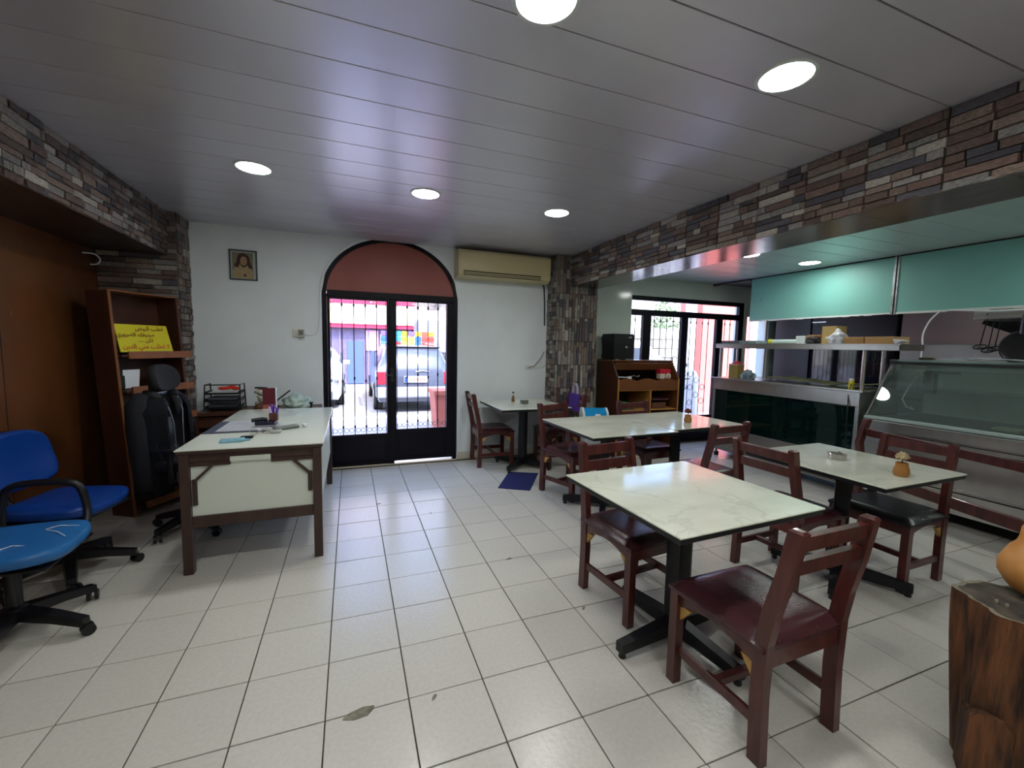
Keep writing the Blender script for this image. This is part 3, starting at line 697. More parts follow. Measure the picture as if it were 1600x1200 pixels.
# ------------------------------------------------------------------ dining chairs (face +y, origin under the seat centre)
def curved_post(b, pts, w, d):
    for a, c in zip(pts, pts[1:]): pass
    rings = []
    for (x, y, z) in pts:
        rings.append([b.bm.verts.new((x+sx*w/2, y+sy*d/2, z)) for sx, sy in ((-1, -1), (1, -1), (1, 1), (-1, 1))])
    for A, B in zip(rings, rings[1:]):
        for k in range(4): b.bm.faces.new((A[k], A[(k+1) % 4], B[(k+1) % 4], B[k]))
    b.bm.faces.new(rings[0][::-1]); b.bm.faces.new(rings[-1])
def make_chair(label, seatmat=None):
    seatmat = seatmat or m_seat
    t = empty('dining_chair', (0, 0, 0), label=label, cat='chair', group='dark red wooden dining chairs')
    hw, fy, ry = .195, .195, -.195
    for s in (-1, 1):
        b = MB(); curved_post(b, [(s*hw, ry-.004, 0), (s*hw, ry+.004, .25), (s*hw, ry, .44), (s*(hw-.004), ry-.018, .56), (s*(hw-.010), ry-.05, .70), (s*(hw-.014), ry-.078, .865)], .036, .05)
        es = [e for e in b.bm.edges if e.calc_length() < .06 and e.verts[0].co.z > .86 and e.verts[1].co.z > .86]
        bmesh.ops.bevel(b.bm, geom=es, offset=.008, segments=1, affect='EDGES')
        b.build('rear_leg', m_wood, t)
    for s in (-1, 1):
        MB().prism([(s*(hw+.008)-.02, fy-.02), (s*(hw+.008)+.02, fy-.02), (s*(hw+.008)+.02, fy+.022), (s*(hw+.008)-.02, fy+.022)], 'z', 0, .415).build('front_leg', m_wood, t)
    # seat rails with arched undersides
    for s in (-1, 1):
        b = MB(); n = 10; ys_ = [ry+.02+(fy-ry-.04)*i/n for i in range(n+1)]
        poly = [(ry+.02, .42)]+[(y, .345+.04*math.sin(PI*i/n)) for i, y in enumerate(ys_)]+[(fy-.02, .42)]
        b.prism(poly, 'x', s*hw-.012, s*hw+.012); b.build('seat_rail', m_wood, t)
    b = MB(); b.box(-hw+.01, hw-.01, fy-.008, fy+.016, .35, .42); b.build('seat_rail', m_wood, t)
    b = MB(); b.box(-hw+.01, hw-.01, ry-.012, ry+.012, .345, .42); b.build('seat_rail', m_wood, t)
    for sx in (-1, 1):
        for sy, y in ((1, fy-.02), (-1, ry+.025)):
            b = MB(); b.prism([(y, .352), (y-sy*.055, .352), (y, .285)], 'x', sx*hw-.009, sx*hw+.009)
            o = b.build('corner_brace', m_rawwood, t); o['label'] = 'unpainted yellow wood corner brace'
    # cushion
    def cush(u, v):
        x = (u*2-1); y = (v*2-1); ex = 1-abs(x)**6; ey = 1-abs(y)**6
        return Vector((x*(hw+.026+.008*(y > 0)), (y*.218)+.006, .425+.034*(ex*ey)**.35))
    b = MB(); b.grid(cush, 14, 14)
    # side skirt and bottom
    bb = [e for e in b.bm.edges if len(e.link_faces) == 1]
    r = bmesh.ops.extrude_edge_only(b.bm, edges=bb); vs_ = [v for v in r['geom'] if isinstance(v, bmesh.types.BMVert)]
    for v in vs_: v.co.z -= .016
    bmesh.ops.holes_fill(b.bm, edges=[e for e in b.bm.edges if len(e.link_faces) == 1], sides=0)
    b.build('seat', seatmat, t, smooth=True)
    # two back rails
    for z0, z1 in ((.785, .84), (.695, .75)):
        yb0 = ry-.048-(z0-.70)*.19; b = MB()
        b.prism([(yb0-.013, z0), (yb0+.013, z0), (yb0+.003, z1), (yb0-.023, z1)], 'x', -hw+.008, hw-.008); b.build('back_rail', m_wood, t)
    # stretchers
    for s in (-1, 1): MB().box(s*hw-.010, s*hw+.010, ry+.015, fy-.015, .125, .165, bev=.003).build('stretcher', m_wood, t)
    MB().box(-hw+.008, hw-.008, -.02, .01, .128, .160, bev=.003).build('stretcher', m_wood, t)
    return t
R = math.radians
chair0 = make_chair('dark red wooden chair in the foreground with its back to the viewer, oxblood seat')
chair0.location = (1.497, 1.16, 0); chair0.rotation_euler.z = R(1)
spots = [(1.50, 1.93, R(180+6), 'dark red chair behind the nearest table on its left, facing the viewer'),
         (2.625, 1.85, R(-90+3), 'dark red chair between the nearest table and the table with the ashtray'),
         (2.02, 3.62, R(180+20), 'dark red chair at the left end of the joined tables near the blue mat'),
         (2.86, 3.53, R(180+2), 'dark red chair behind the joined tables, in front of the low wooden buffet'),
         (2.745, 2.71, R(4), 'dark red chair at the right end of the joined tables, back to the viewer'),
         (1.60, 4.86, R(-90-3), 'dark red chair by the white wall right of the arched door'),
         (2.37, 4.62, R(90), 'dark red chair before the stone pillar with a purple bag on its back')]
for x, y, rz, lab in spots: dup(chair0, (x, y, 0), rz, lab)
chb = make_chair('dark red chair with a black leather seat, right of the table with the ashtray', m_seatb)
chb.location = (3.27, 1.64, 0); chb.rotation_euler.z = R(90+1)

# ------------------------------------------------------------------ restaurant tables
def make_table(x, y, rz, label, sx=.83, sy=.83, brz=0, h=.75):
    t = empty('restaurant_table', (x, y, 0), rz, label=label, cat='table', group='marble topped pedestal tables')
    MB().box(-sx/2, sx/2, -sy/2, sy/2, h-.008, h, bev=.0025).build('glass_top', m_top, t)
    MB().box(-sx/2+.004, sx/2-.004, -sy/2+.004, sy/2-.004, h-.03, h-.0085, bev=.003).build('table_board', m_edge, t)
    MB().box(-.042, .042, -.042, .042, .07, h-.03, bev=.008).build('column', m_iron, t, rz=brz)
    MB().box(-.17, .17, -.17, .17, h-.042, h-.03).build('top_plate', m_iron, t, rz=brz)
    for k in range(4):
        a = k*PI/2+brz; dx, dy = math.cos(a), math.sin(a)
        b = MB(); nx, ny = -dy, dx
        def W(u, v, z): return Vector((dx*u+nx*v, dy*u+ny*v, z))
        A = [b.bm.verts.new(W(.03, s*.03, z)) for s, z in ((-1, .035), (1, .035), (1, .105), (-1, .105))]
        Bv = [b.bm.verts.new(W(.36, s*.022, z)) for s, z in ((-1, .03), (1, .03), (1, .075), (-1, .075))]
        for q in range(4): b.bm.faces.new((A[q], A[(q+1) % 4], Bv[(q+1) % 4], Bv[q]))
        b.bm.faces.new(A[::-1]); b.bm.faces.new(Bv)
        ar = b.build('base_arm', m_iron, t)
        MB().lathe([(.016, 0), (.018, .006), (.014, .03)], c=(dx*.34, dy*.34, 0), n=12).build('levelling_foot', m_plastic, ar)
    return t
make_table(1.497, 1.575, R(2.5), 'square marble-topped table nearest the viewer with nothing on it', .83, .81, R(4))
make_table(2.895, 1.69, R(1), 'square marble-topped table holding a metal ashtray and an orange vase', .77, .82, R(28))
make_table(2.105, 3.165, R(1.5), 'left one of the two joined marble-topped tables, nearer the arched door', .83, .87, R(54))
make_table(2.945, 3.235, R(4), 'right one of the two joined marble-topped tables, with a small flower vase', .84, .80, R(56))
make_table(1.905, 4.6, R(0), 'marble-topped table against the white wall under the air conditioner', .84, .83, R(42))

# on the tables
def ashtray(x, y, z, label, m, glassy=False):
    t = empty('ashtray', (x, y, z), label=label, cat='ashtray')
    MB().lathe([(.01, .001), (.046, .001), (.05, .006), (.05, .035), (.046, .037), (.043, .035), (.042, .008), (.01, .006)], n=28).build('bowl', m, t, smooth=True)
    for a in (.3, 2.4, 4.5): MB().obox((.047*math.cos(a), .047*math.sin(a), .037), (.018, .012, .006), (0, 0, a)).build('cigarette_rest', m, t)
ashtray(2.895, 1.745, .75, 'round steel ashtray on the table left of the orange vase', m_steel)
ashtray(1.915, 4.60, .75, 'small glass ashtray on the wall table under the air conditioner', mat('smoked_glass', '6a6a60', .1, spec=.8))
m_clay = mat('orange_glaze', 'a37238', .35, noise_amt=.2)
m_petal = mat('dried_petal', 'c8b48a', .8, noise_amt=.4, noise_scale=40); m_stem = mat('dark_stem', '3a2a22', .8)
def vase(x, y, z, label, s=1, flat=False, m=None, flower=None):
    t = empty('flower_vase', (x, y, z), label=label, cat='vase', group=None)
    MB().lathe([(.012, 0), (.028*s, .002), (.033*s, .018*s), (.030*s, .038*s), (.024*s, .052*s), (.025*s, .066*s), (.021*s, .066*s), (.019*s, .05*s), (.01, .012)], n=24).build('pot', m or m_clay, t, smooth=True)
    MB().tube([(0, 0, .02), (.004, .002, .07*s), (0, 0, .085*s)], .003, 6).build('stem', m_stem, t)
    b = MB(); rn = random.Random(int(x*100))
    b.bm.verts.ensure_lookup_table()
    for i in range(12):
        a = i*PI/6+rn.random()*.3; r_ = .024*s*(.8+.4*rn.random()); z0 = .085*s
        c = Vector((0, 0, z0)); e = Vector((math.cos(a)*r_*1.3, math.sin(a)*r_*1.3, z0+.012*rn.random()+.006)); q = Vector((-math.sin(a), math.cos(a), .3))*.009*s
        b.quad(c, (c+e)/2+q, e, (c+e)/2-q)
    b.ball((0, 0, z0+.012*s), .024*s, (1.15, 1, .75), 3)
    for v in list(b.bm.verts)[-162:]:
        c_ = Vector((0, 0, z0+.012*s)); dd = v.co-c_; v.co = c_+dd*(1+.55*noise.noise(dd.normalized()*2.6+Vector((x, 0, 0))))
    tag(b.build('dried_flower', flower or m_petal, t), kind='stuff')
vase(2.853, 1.385, .75, 'orange clay vase with a dried cream flower on the right table', 1.15)
vase(2.93, 3.07, .75, 'yellowish pot with a withered red-brown flower on the joined tables', 1.1, flower=mat('withered_flower', '6a3428', .8))
vb = empty('sauce_bottle', (1.845, 4.79, .75), label='small brown shaker bottle with a dark cap by the white wall', cat='bottle')
MB().lathe([(.018, 0), (.02, .004), (.019, .04), (.014, .06), (.012, .075), (.01, .076)], n=18).build('bottle_body', mat('brown_bottle', '7a5a34', .25), vb, smooth=True)
MB().lathe([(.012, .076), (.013, .082), (.013, .1), (.002, .104)], n=14).build('clear_neck', mat('pale_neck', 'c8c4b4', .3), vb, smooth=True)
MB().ball((0, 0, .112), .012).build('cap', m_plastic, vb, smooth=True)
# bag hung on the chair by the pillar
bag = empty('shopping_bag', (2.595, 4.63, .64), rz=0, label='purple shopping bag with pale loop handles hung on the chair by the pillar', cat='bag')
b = MB(); b.prism([(-.10, 0), (.11, .0), (.12, .21), (-.09, .215)], 'x', -.012, .035); b.build('bag_body', mat('purple_fabric', '5a3a9c', .6, noise_amt=.15), bag)
for xx in (.012, .03): MB().tube([(xx, -.05, .20), (xx, -.045, .29), (xx, -.01, .335), (xx, .03, .335), (xx, .06, .29), (xx, .07, .2)], .007, 6).build('handle', mat('pale_strap', 'b4a8c4', .7), bag)
# swing lid bin
bn = empty('waste_bin', (2.60, 4.16, 0), rz=R(-18), label='white bin with a bright blue sloping lid behind the joined tables', cat='bin')
mw = mat('white_plastic', 'd2dcdc', .3); mb_ = mat('cyan_blue_plastic', '1488c0', .3)
def lidprof(sc=1): return [(-.13*sc, .52), (-.12*sc, .62), (-.075*sc, .70), (0, .745), (.08*sc, .735), (.12*sc, .68), (.13*sc, .52)]
b = MB(); b.prism([(-.11, 0), (.11, 0), (.13, .52), (-.13, .52)], 'y', -.105, .105); b.build('bin_body', mw, bn)
for s in (-1, 1):
    b = MB(); b.prism([(p[0], p[1]) for p in lidprof()], 'x', s*.135-.012, s*.135+.012); b.build('lid_cheek', mw, bn)
b = MB(); pr2 = lidprof(.96)
for p, q in zip(pr2[:-1], pr2[1:]): b.bar((-0.123, p[0], p[1]-.01), (-.123+.0, q[0], q[1]-.01), .001, .01)
b = MB()
n = len(pr2); L_ = [b.bm.verts.new((-.123, p[0], p[1]-.004)) for p in pr2]; R_ = [b.bm.verts.new((.123, p[0], p[1]-.004)) for p in pr2]
for k in range(n-1): b.bm.faces.new((L_[k], R_[k], R_[k+1], L_[k+1]))
b.build('swing_lid', mb_, bn, smooth=True)
MB().obox((.02, -.103, .668), (.06, .003, .035), (R(-29), 0, 0)).build('paper_label', m_paper, bn)
# blue mat on the floor
tag(MB().box(-.155, .155, -.20, .20, 0, .006, bev=.002).build('floor_mat', mat('navy_mat', '1e2258', .85, noise_amt=.15, noise_scale=20), loc=(1.655, 4.075, .001)), label='dark blue rectangular mat lying on the floor tiles', cat='mat')
bpy.data.objects['floor_mat'].data.transform(Matrix.Identity(4))
me = bpy.data.objects['floor_mat'].data
# skewed to the four corners seen on the floor
qs = [(1.455*.94, 4.174*.94), (1.751*.94, 3.996*.94), (2.087*.94, 4.528*.94), (1.767*.94, 4.68*.94)]
me.clear_geometry(); bm_ = bmesh.new(); lo = [bm_.verts.new((q[0]-1.655, q[1]-4.075, 0)) for q in qs]; hi = [bm_.verts.new((q[0]-1.655, q[1]-4.075, .006)) for q in qs]
bm_.faces.new(lo[::-1]); bm_.faces.new(hi)
for k in range(4): bm_.faces.new((lo[k], lo[(k+1) % 4], hi[(k+1) % 4], hi[k]))
bm_.to_mesh(me); bm_.free()

# ------------------------------------------------------------------ air conditioner
ac = empty('air_conditioner', (0, 0, 0), label='aged cream split air conditioner high on the white wall', cat='air conditioner')
b = MB(); yf = 4.865
b.prism([(5.108, 2.215), (4.93, 2.215), (4.875, 2.245), (yf, 2.29), (yf, 2.50), (4.88, 2.525), (5.108, 2.53)], 'x', 1.175, 2.34); b.build('casing', m_ac, ac)
MB().box(1.19, 2.325, yf-.006, yf, 2.30, 2.49, bev=.003).build('front_panel', m_ac, ac)
b = MB(); b.prism([(4.872, 2.236), (4.862, 2.285), (4.87, 2.288), (4.88, 2.24)], 'x', 1.235, 2.21); b.build('air_slot', m_dark, ac)
for z in (2.25, 2.268): 
    b = MB(); b.bar((1.24, 4.866-(z-2.25)*.2, z), (2.205, 4.866-(z-2.25)*.2, z), .01, .009); b.build('louvre', m_ac, ac)
# pipe from the unit
tag(MB().tube([(2.33, 5.06, 2.215), (2.36, 5.09, 2.19), (2.375, 5.095, 2.0), (2.385, 5.1, 1.7)], .009, 8).build('drain_pipe', m_iron), label='thin dark pipe running down from the air conditioner beside the pillar', cat='pipe')

# sockets and cables on the white wall
m_sock = mat('ivory_plastic', 'd8d6c8', .35)
def socket(x, z, w, h, label, holes=True):
    t = empty('wall_socket', (x, D, z), label=label, cat='socket')
    MB().box(-w/2, w/2, -.012, 0, -h/2, h/2, bev=.003).build('face_plate', m_sock, t)
    for s in (-1, 1): MB().lathe([(.003, -.0005), (.003, .001)], c=(s*.012, -.0125, 0), n=8, axis='y').build('pin_hole', m_dark, t)
    return t
socket(-.53, 1.515, .09, .085, 'double ivory wall socket left of the arched door')
ad = empty('power_adapter', (-.488, D-.012, 1.515), label='small grey power adapter plugged in left of the arched door', cat='adapter')
MB().box(-.028, .028, -.05, 0, -.04, .045, bev=.006).build('housing', mat('grey_adapter', 'b4b4a8', .4), ad); MB().box(-.02, .02, -.053, -.049, -.02, .03).build('face', mat('dark_grey_face', '6a6e6c', .4), ad)
tag(MB().tube([(-.46, 5.095, 1.515), (-.40, 5.1, 1.50), (-.345, 5.1, 1.52), (-.315, 5.1, 1.58), (-.305, 5.1, 1.75), (-.30, 5.1, 1.96)]+[(acx-(ahw+.018)*math.cos(a), 5.1, AZ+(AH+.018)*math.sin(a)) for a in [i*.12 for i in range(1, 13)]], .006, 6).build('cable', m_paper), label='thin white cable following the left side of the arch', cat='cable')
socket(2.155, 1.155, .06, .05, 'small white wall socket above the wall table')
tag(MB().tube([(2.17, 5.096, 1.155), (2.25, 5.095, 1.17), (2.33, 5.095, 1.26), (2.385, 5.09, 1.36)], .004, 6).build('cable', m_plastic), label='thin dark cable from the small wall socket to the pillar', cat='cable')
tag(MB().tube([(2.17, 5.092, 1.15), (2.27, 5.092, 1.145), (2.35, 5.092, 1.16), (2.40, 5.092, 1.20)], .003, 6).build('cable', m_sock), label='thin white cable from the small wall socket to the pillar', cat='cable')

tag(MB().stube([(-2.05, 4.60, 2.12), (-2.0, 4.66, 2.125), (-1.98, 4.70, 2.09), (-2.0, 4.70, 2.05), (-2.04, 4.68, 2.04)], .006, 6).build('cable_end', m_paper), label='short curved white cable end under the left stone beam', cat='cable')
# picture on the wall
pf = empty('framed_picture', (-1.005, D, 2.19), label='small framed portrait of a long-haired figure high on the white wall', cat='picture')
w_, h_ = .245, .30
for a in ((-w_/2, -w_/2+.012, -h_/2, h_/2), (w_/2-.012, w_/2, -h_/2, h_/2), (-w_/2, w_/2, -h_/2, -h_/2+.012), (-w_/2, w_/2, h_/2-.012, h_/2)):
    MB().box(a[0], a[1], -.02, 0, a[2], a[3], bev=.002).build('frame_bar', mat('slate_frame', '3c4448', .35), pf)
MB().box(-w_/2+.01, w_/2-.01, -.008, -.002, -h_/2+.01, h_/2-.01).build('mount', mat('pale_mount', 'a8aca8', .5), pf)
def ell(cx, cz, rx, rz_, y, m, name, n=24, f=None):
    b = MB(); b.prism([(cx+rx*math.cos(2*PI*i/n), cz+rz_*math.sin(2*PI*i/n)) for i in range(n)], 'y', y, y+.0008); return b.build(name, m, pf)
MB().box(-.098, .085, -.0095, -.008, -.132, .125).build('print', mat('print_ground', '7e7c5e', .5, noise_amt=.25, noise_scale=15), pf)
b = MB(); b.prism([(-.09, -.131), (.078, -.131), (.082, -.06), (.06, -.02), (.03, .0), (-.03, .0), (-.07, -.02), (-.094, -.06)], 'y', -.0112, -.0104); b.build('printed_robe', mat('print_cream', 'a8946c', .5, noise_amt=.2, noise_scale=20), pf)
b = MB(); b.prism([(-.085, -.01), (-.05, -.03), (-.03, .02), (.03, .01), (.05, -.03), (.085, -.035), (.06, .03), (.055, .08), (.03, .11), (0, .12), (-.035, .11), (-.055, .075), (-.06, .03)], 'y', -.0122, -.0114); b.build('printed_hair', mat('print_hair', '3c2420', .5), pf)
ell(0.004, .005, .026, .026, -.0128, mat('print_hair', '3c2420', .5), 'printed_beard')
ell(0.003, .042, .030, .046, -.0134, mat('print_face', 'a07858', .5), 'printed_face')
for sx_ in (-.012, .018): ell(sx_, .052, .007, .0025, -.0138, mat('print_shadow', '6e4a38', .5), 'printed_eye', 10)
ell(.003, .018, .009, .0025, -.0138, mat('print_shadow', '6e4a38', .5), 'printed_mouth', 10); ell(.003, .036, .004, .010, -.0137, mat('print_nose', '8e6648', .5), 'printed_nose', 10)
ell(.012, -.10, .013, .014, -.0138, mat('print_heart', '6a2c14', .5), 'printed_heart')

# ------------------------------------------------------------------ desk
dk = empty('office_desk', (0, 0, 0), label='white-topped walnut desk beside the arched door, papers on it', cat='desk')
x0, x1, y0, y1, h = -.962, -.185, 2.985, 4.60, .775
MB().box(x0-.012, x1+.012, y0-.012, y1+.012, h-.008, h, bev=.002).build('desk_top', m_desktop, dk)
MB().box(x0-.006, x1+.006, y0-.006, y1+.006, h-.028, h-.0085, bev=.002).build('top_board', m_desk, dk)
for (x, y) in ((x0+.028, y0+.028), (x1-.028, y0+.028), (x0+.028, y1-.028), (x1-.028, y1-.028)):
    MB().box(x-.026, x+.026, y-.026, y+.026, 0, h-.028, bev=.003).build('leg', m_desk, dk)
for y in (y0+.02, y1-.04): 
    MB().box(x0+.05, x1-.05, y, y+.03, h-.085, h-.028, bev=.003).build('top_rail', m_desk, dk)
    MB().box(x0+.05, x1-.05, y, y+.03, .285, .355, bev=.003).build('lower_rail', m_desk, dk)
for x in (x0+.02, x1-.04): MB().box(x, x+.02, y0+.05, y1-.05, h-.1, h-.028).build('side_rail', m_desk, dk)
for x in (x1-.028,): MB().box(x, x+.012, y0+.05, y1-.05, .33, h-.1).build('side_panel', m_white, dk)
MB().box(x0+.05, x1-.05, y0+.034, y0+.044, .35, .70).build('front_panel', m_white, dk)
MB().box(-.70, -.48, y0+.016, y0+.022, .685, .715).build('pasted_strip', m_white, dk)
yy = y0+.018
MB().box(x0+.055, -.70, yy, yy+.016, .665, .69, bev=.002).build('moulding', m_desk, dk)
MB().box(-.48, x1-.055, yy, yy+.016, .665, .69, bev=.002).build('moulding', m_desk, dk)
MB().bar((x0+.075, yy+.008, .575), (x0+.175, yy+.008, .675), .016, .025, up=(0, 1, 0)).build('corner_bracket', m_desk, dk)
MB().bar((x1-.075, yy+.008, .575), (x1-.175, yy+.008, .675), .016, .025, up=(0, 1, 0)).build('corner_bracket', m_desk, dk)
MB().box(x0+.06, x0+.085, yy, yy+.016, .425, .585, bev=.002).build('moulding', m_desk, dk)
MB().box(x1-.085, x1-.06, yy, yy+.016, .455, .585, bev=.002).build('moulding', m_desk, dk)
zt = h
# side cabinet along the wall
sc_ = empty('side_cabinet', (0, 0, 0), label='low dark brown cabinet along the wall behind the desk', cat='cabinet')
b = MB(); b.box(-1.36, -.30, 4.66, 5.10, .715, .745, bev=.003); b.build('top', m_rack, sc_)
for x in (-1.35, -1.0, -.32): MB().box(x, x+.02, 4.68, 5.09, 0, .715).build('side', m_rack, sc_)
MB().box(-1.33, -.98, 4.69, 4.72, .60, .70, bev=.003).build('drawer_front', m_rack, sc_)
MB().box(-1.33, -.32, 4.70, 5.08, .5, .52).build('shelf', m_rack, sc_)
MB().box(-1.35, -.30, 5.08, 5.09, .05, .715).build('back_panel', m_buffd, sc_)
tag(MB().box(-1.27, -1.15, 4.74, 4.86, .521, .58, bev=.01).build('red_box', mat('dull_red', '8a3038', .5)), label='small dull red box inside the low cabinet', cat='box')
# letter tray
tr = empty('letter_tray', (-1.16, 4.90, .745), label='black three-tier letter tray holding dark folders', cat='tray')
m_wire = m_iron
for s in (-1, 1):
    MB().tube([(s*.15, -.12, 0), (s*.145, -.09, .25), (s*.145, .09, .25), (s*.15, .12, 0)], .006, 6).build('end_frame', m_wire, tr)
MB().tube([(-.145, 0-.09, .25), (.145, -.09, .25)], .006, 6).build('top_bar', m_wire, tr)
for k in range(3):
    b = MB(); z = .02+k*.07; b.box(-.14, .14, -.12, .11, z, z+.006); b.box(-.14, -.134, -.12, .11, z, z+.03); b.box(.134, .14, -.12, .11, z, z+.03); b.box(-.14, .14, -.125, -.118, z, z+.018); b.build('tier', m_wire, tr)
m_fold = mat('charcoal_folder', '34363e', .5)
for k, (c, lab) in enumerate((('34363e', 'charcoal folders in the lowest tier of the letter tray'), ('44464e', 'dark grey folders in the middle tier of the letter tray'), ('d0d0d0', 'white papers in the top tier of the letter tray'))):
    tag(MB().box(-1.28, -1.045, 4.785, 4.98, .745+.028+k*.07, .745+.06+k*.07-(.022 if k == 2 else 0), bev=.004).build('folder', mat('folder_'+c, c, .5)), label=lab, cat='folder')
b = MB()
for q in ((0, 0, .012), (.04, .01, .02), (-.035, -.005, .01), (.07, 0, .008)): b.ball(q, .032, (1.3, .9, .55))
tag(b.build('red_cloth', mat('bright_red_cloth', 'd0301c', .6), loc=(-1.14, 4.89, .945), smooth='all'), label='crumpled bright red cloth on top of the letter tray', cat='cloth')
# figurine and menu stand
fg = empty('ornament', (-.835, 4.70, .745), label='cream and brown ornament figure with a dark cap beside the maroon menu', cat='ornament')
b = MB(); b.lathe([(.02, 0), (.05, .005), (.052, .04), (.03, .07), (.02, .08)], n=18); b.build('brown_jar', mat('brown_glaze', '6a4428', .35), fg, smooth=True)
b = MB()
rn = random.Random(2)
for k in range(11): b.ball((rn.uniform(-.015, .03), rn.uniform(-.03, .02), .07+k*.012), .026, (1, 1, .7), 1)
b.build('figure_body', mat('mottled_cream', 'b8b49c', .6, noise_amt=.6, noise_scale=30), fg, smooth='all')
b = MB(); b.ball((.012, 0, .20), .025); b.build('figure_head', mat('cream_glaze', 'cfc8b4', .4), fg, smooth='all')
MB().obox((.02, 0, .228), (.10, .06, .012), (0, .06, 0)).build('flat_cap', m_iron, fg)
mn = empty('menu_stand', (-.73, 4.59, .775), label='upright maroon menu card in a clear stand at the back of the desk', cat='menu')
MB().box(-.055, .055, -.004, .004, .045, .205).build('menu_card', mat('maroon_card', '5e1422', .5), mn)
MB().box(-.055, .055, -.0045, .0035, .0, .045).build('menu_picture', mat('food_photo', '8a6a58', .5, noise_amt=.6, noise_scale=50, col2='c04a40'), mn)
MB().box(.055, .062, -.02, .02, 0, .21).build('stand_edge', m_paper, mn)
MB().box(-.06, .06, -.03, .03, 0, .004).build('stand_foot', m_paper, mn)
# crumpled carrier bag
m_bag = mat('pale_green_film', 'b9cfc6', .25, noise_amt=.25, noise_scale=20)
def crumple(name, loc, sz, label, m, cat='bag', seed=1, peak=0):
    b = MB(); b.ball((0, 0, 0), 1, (1, 1, 1), 4); rn = random.Random(seed)
    for v in b.bm.verts:
        n_ = noise.noise(v.co*2.3+Vector((seed*7, 0, 0)))*.35+noise.noise(v.co*6+Vector((seed, 2, 0)))*.12
        v.co *= 1+n_
        v.co.z = max(v.co.z, -.55)
        if peak and v.co.z > .6: v.co.z += peak*max(0, 1-(v.co.x**2+v.co.y**2)*6)
        v.co = Vector((v.co.x*sz[0], v.co.y*sz[1], (v.co.z+.55)*sz[2]))
    return tag(b.build(name, m, loc=loc, smooth='all'), label=label, cat=cat)
crumple('carrier_bag', (-.52, 4.85, .746), (.13, .10, .085), 'crumpled pale green carrier bag on the low cabinet by the door', m_bag, seed=3, peak=.5)
tag(MB().bar((-.70, 4.78, .83), (-.58, 4.83, .93), .012, .012).build('pen', m_iron), label='dark pen sticking out of the pale carrier bag', cat='pen')
tag(MB().lathe([(.02, .0), (.012, .012), (.01, .04), (.022, .06), (.02, .062)], n=14).build('black_stopper', m_iron, loc=(-.385, 4.80, .745), smooth=True), label='small black stopper right of the carrier bag', cat='stopper')
# desk pad with paper
dp = empty('desk_pad', (-.80, 3.70, zt), rz=0, label='dark blotter pad on the desk with a white sheet on it', cat='desk pad')
MB().box(-.17, .22, -.24, .24, 0, .004, bev=.001).build('blotter', mat('slate_blotter', '43475a', .5), dp)
MB().box(-.10, .235, -.20, .22, .0045, .007).build('sheet', mat('printed_sheet', 'c6c8ce', .6, noise_amt=.18, noise_scale=25), dp)
for k in range(9): MB().box(-.08, .13 if k % 3 else .06, -.17+k*.04, -.165+k*.04, .0071, .0076).build('print_line', mat('print_grey', '8e9098', .6), dp)
tag(MB().bar((-.70, 3.77, zt+.014), (-.60, 3.86, zt+.014), .02, .012).build('black_marker', m_iron), label='black marker lying on the white sheet of the desk pad', cat='pen')
# pen holder, hole punch / calculator, notebook, cards, glasses
ph = empty('pen_holder', (-.555, 3.66, zt+.045), label='purple and brown pen pot standing on a dark organiser', cat='pen holder')
MB().box(-.03, .03, -.03, .03, 0, .06, bev=.006).build('pot', mat('brown_pot', '5a3430', .4), ph)
for k, (a, c) in enumerate(((.02, '6a3ab8'), (-.02, 'd8c8f0'), (.0, '3a2878'), (.024, '181828'), (-.01, '7a50d0'))): MB().bar((a*.6, 0, .03), (a*1.4, (k-2)*.006, .10+.006*k), .014, .012).build('marker', mat('marker_'+c, c, .4), ph)
og = empty('desk_organiser', (-.60, 3.66, zt), label='stack of dark blue stamp pads under the pen pot', cat='organiser')
MB().box(-.07, .07, -.07, .06, 0, .022, bev=.006).build('base', mat('grey_base', '787c84', .4), og)
MB().box(-.075, .06, -.065, .055, .023, .044, bev=.008).build('pad', mat('midnight_pad', '14142e', .35), og)
MB().tube([(-.10, -.03, .055), (-.03, -.02, .062), (.0, -.01, .056)], .014, 8).build('stapler_arm', m_iron, og)
tag(MB().obox((-.455, 3.52, zt+.012), (.17, .06, .022), (0, -.03, .5), bev=.004).build('stapler', mat('grey_green_metal', '6c7470', .35, metal=.4)), label='grey stapler lying at an angle right of the pen pot', cat='stapler')
tag(MB().obox((-.35+.015, 3.57, zt+.016), (.03, .05, .02), (0, 0, .5), bev=.004).build('eraser', m_paper), label='small white eraser at the tip of the grey stapler', cat='eraser')
gl_ = empty('spectacles', (-.60, 3.36, zt), rz=.1, label='folded spectacles with pale rims in front of the pen pot', cat='glasses')
for s in (-1, 1): MB().tube([(s*.035+.026*math.cos(a*PI/8), -.012*math.sin(a*PI/8)+.0, .022+.02*math.sin(a*PI/8)) for a in range(16)], .0028, 6, closed=True).build('lens_rim', m_steel, gl_)
MB().tube([(-.01, 0, .026), (.01, 0, .026)], .002, 6).build('bridge', m_steel, gl_)
for s in (-1, 1): MB().tube([(s*.06, 0, .022), (s*.05, .04, .012), (-s*.02, .06, .004)], .002, 6).build('temple', m_iron, gl_)
tag(MB().box(-.54, -.47, 3.36, 3.41, zt, zt+.022, bev=.004).build('tape_dispenser', mat('clear_grey_plastic', 'a4aaa4', .25)), label='small grey tape dispenser beside the spectacles', cat='tape dispenser')
tp = empty('tissue_packet', (-.715, 3.17, zt), rz=.12, label='flat light blue tissue packet near the front edge of the desk', cat='packet')
MB().box(-.075, .06, -.045, .045, 0, .014, bev=.005).build('packet_body', mat('light_blue_film', '7fb6c8', .3, noise_amt=.2, noise_scale=30), tp)
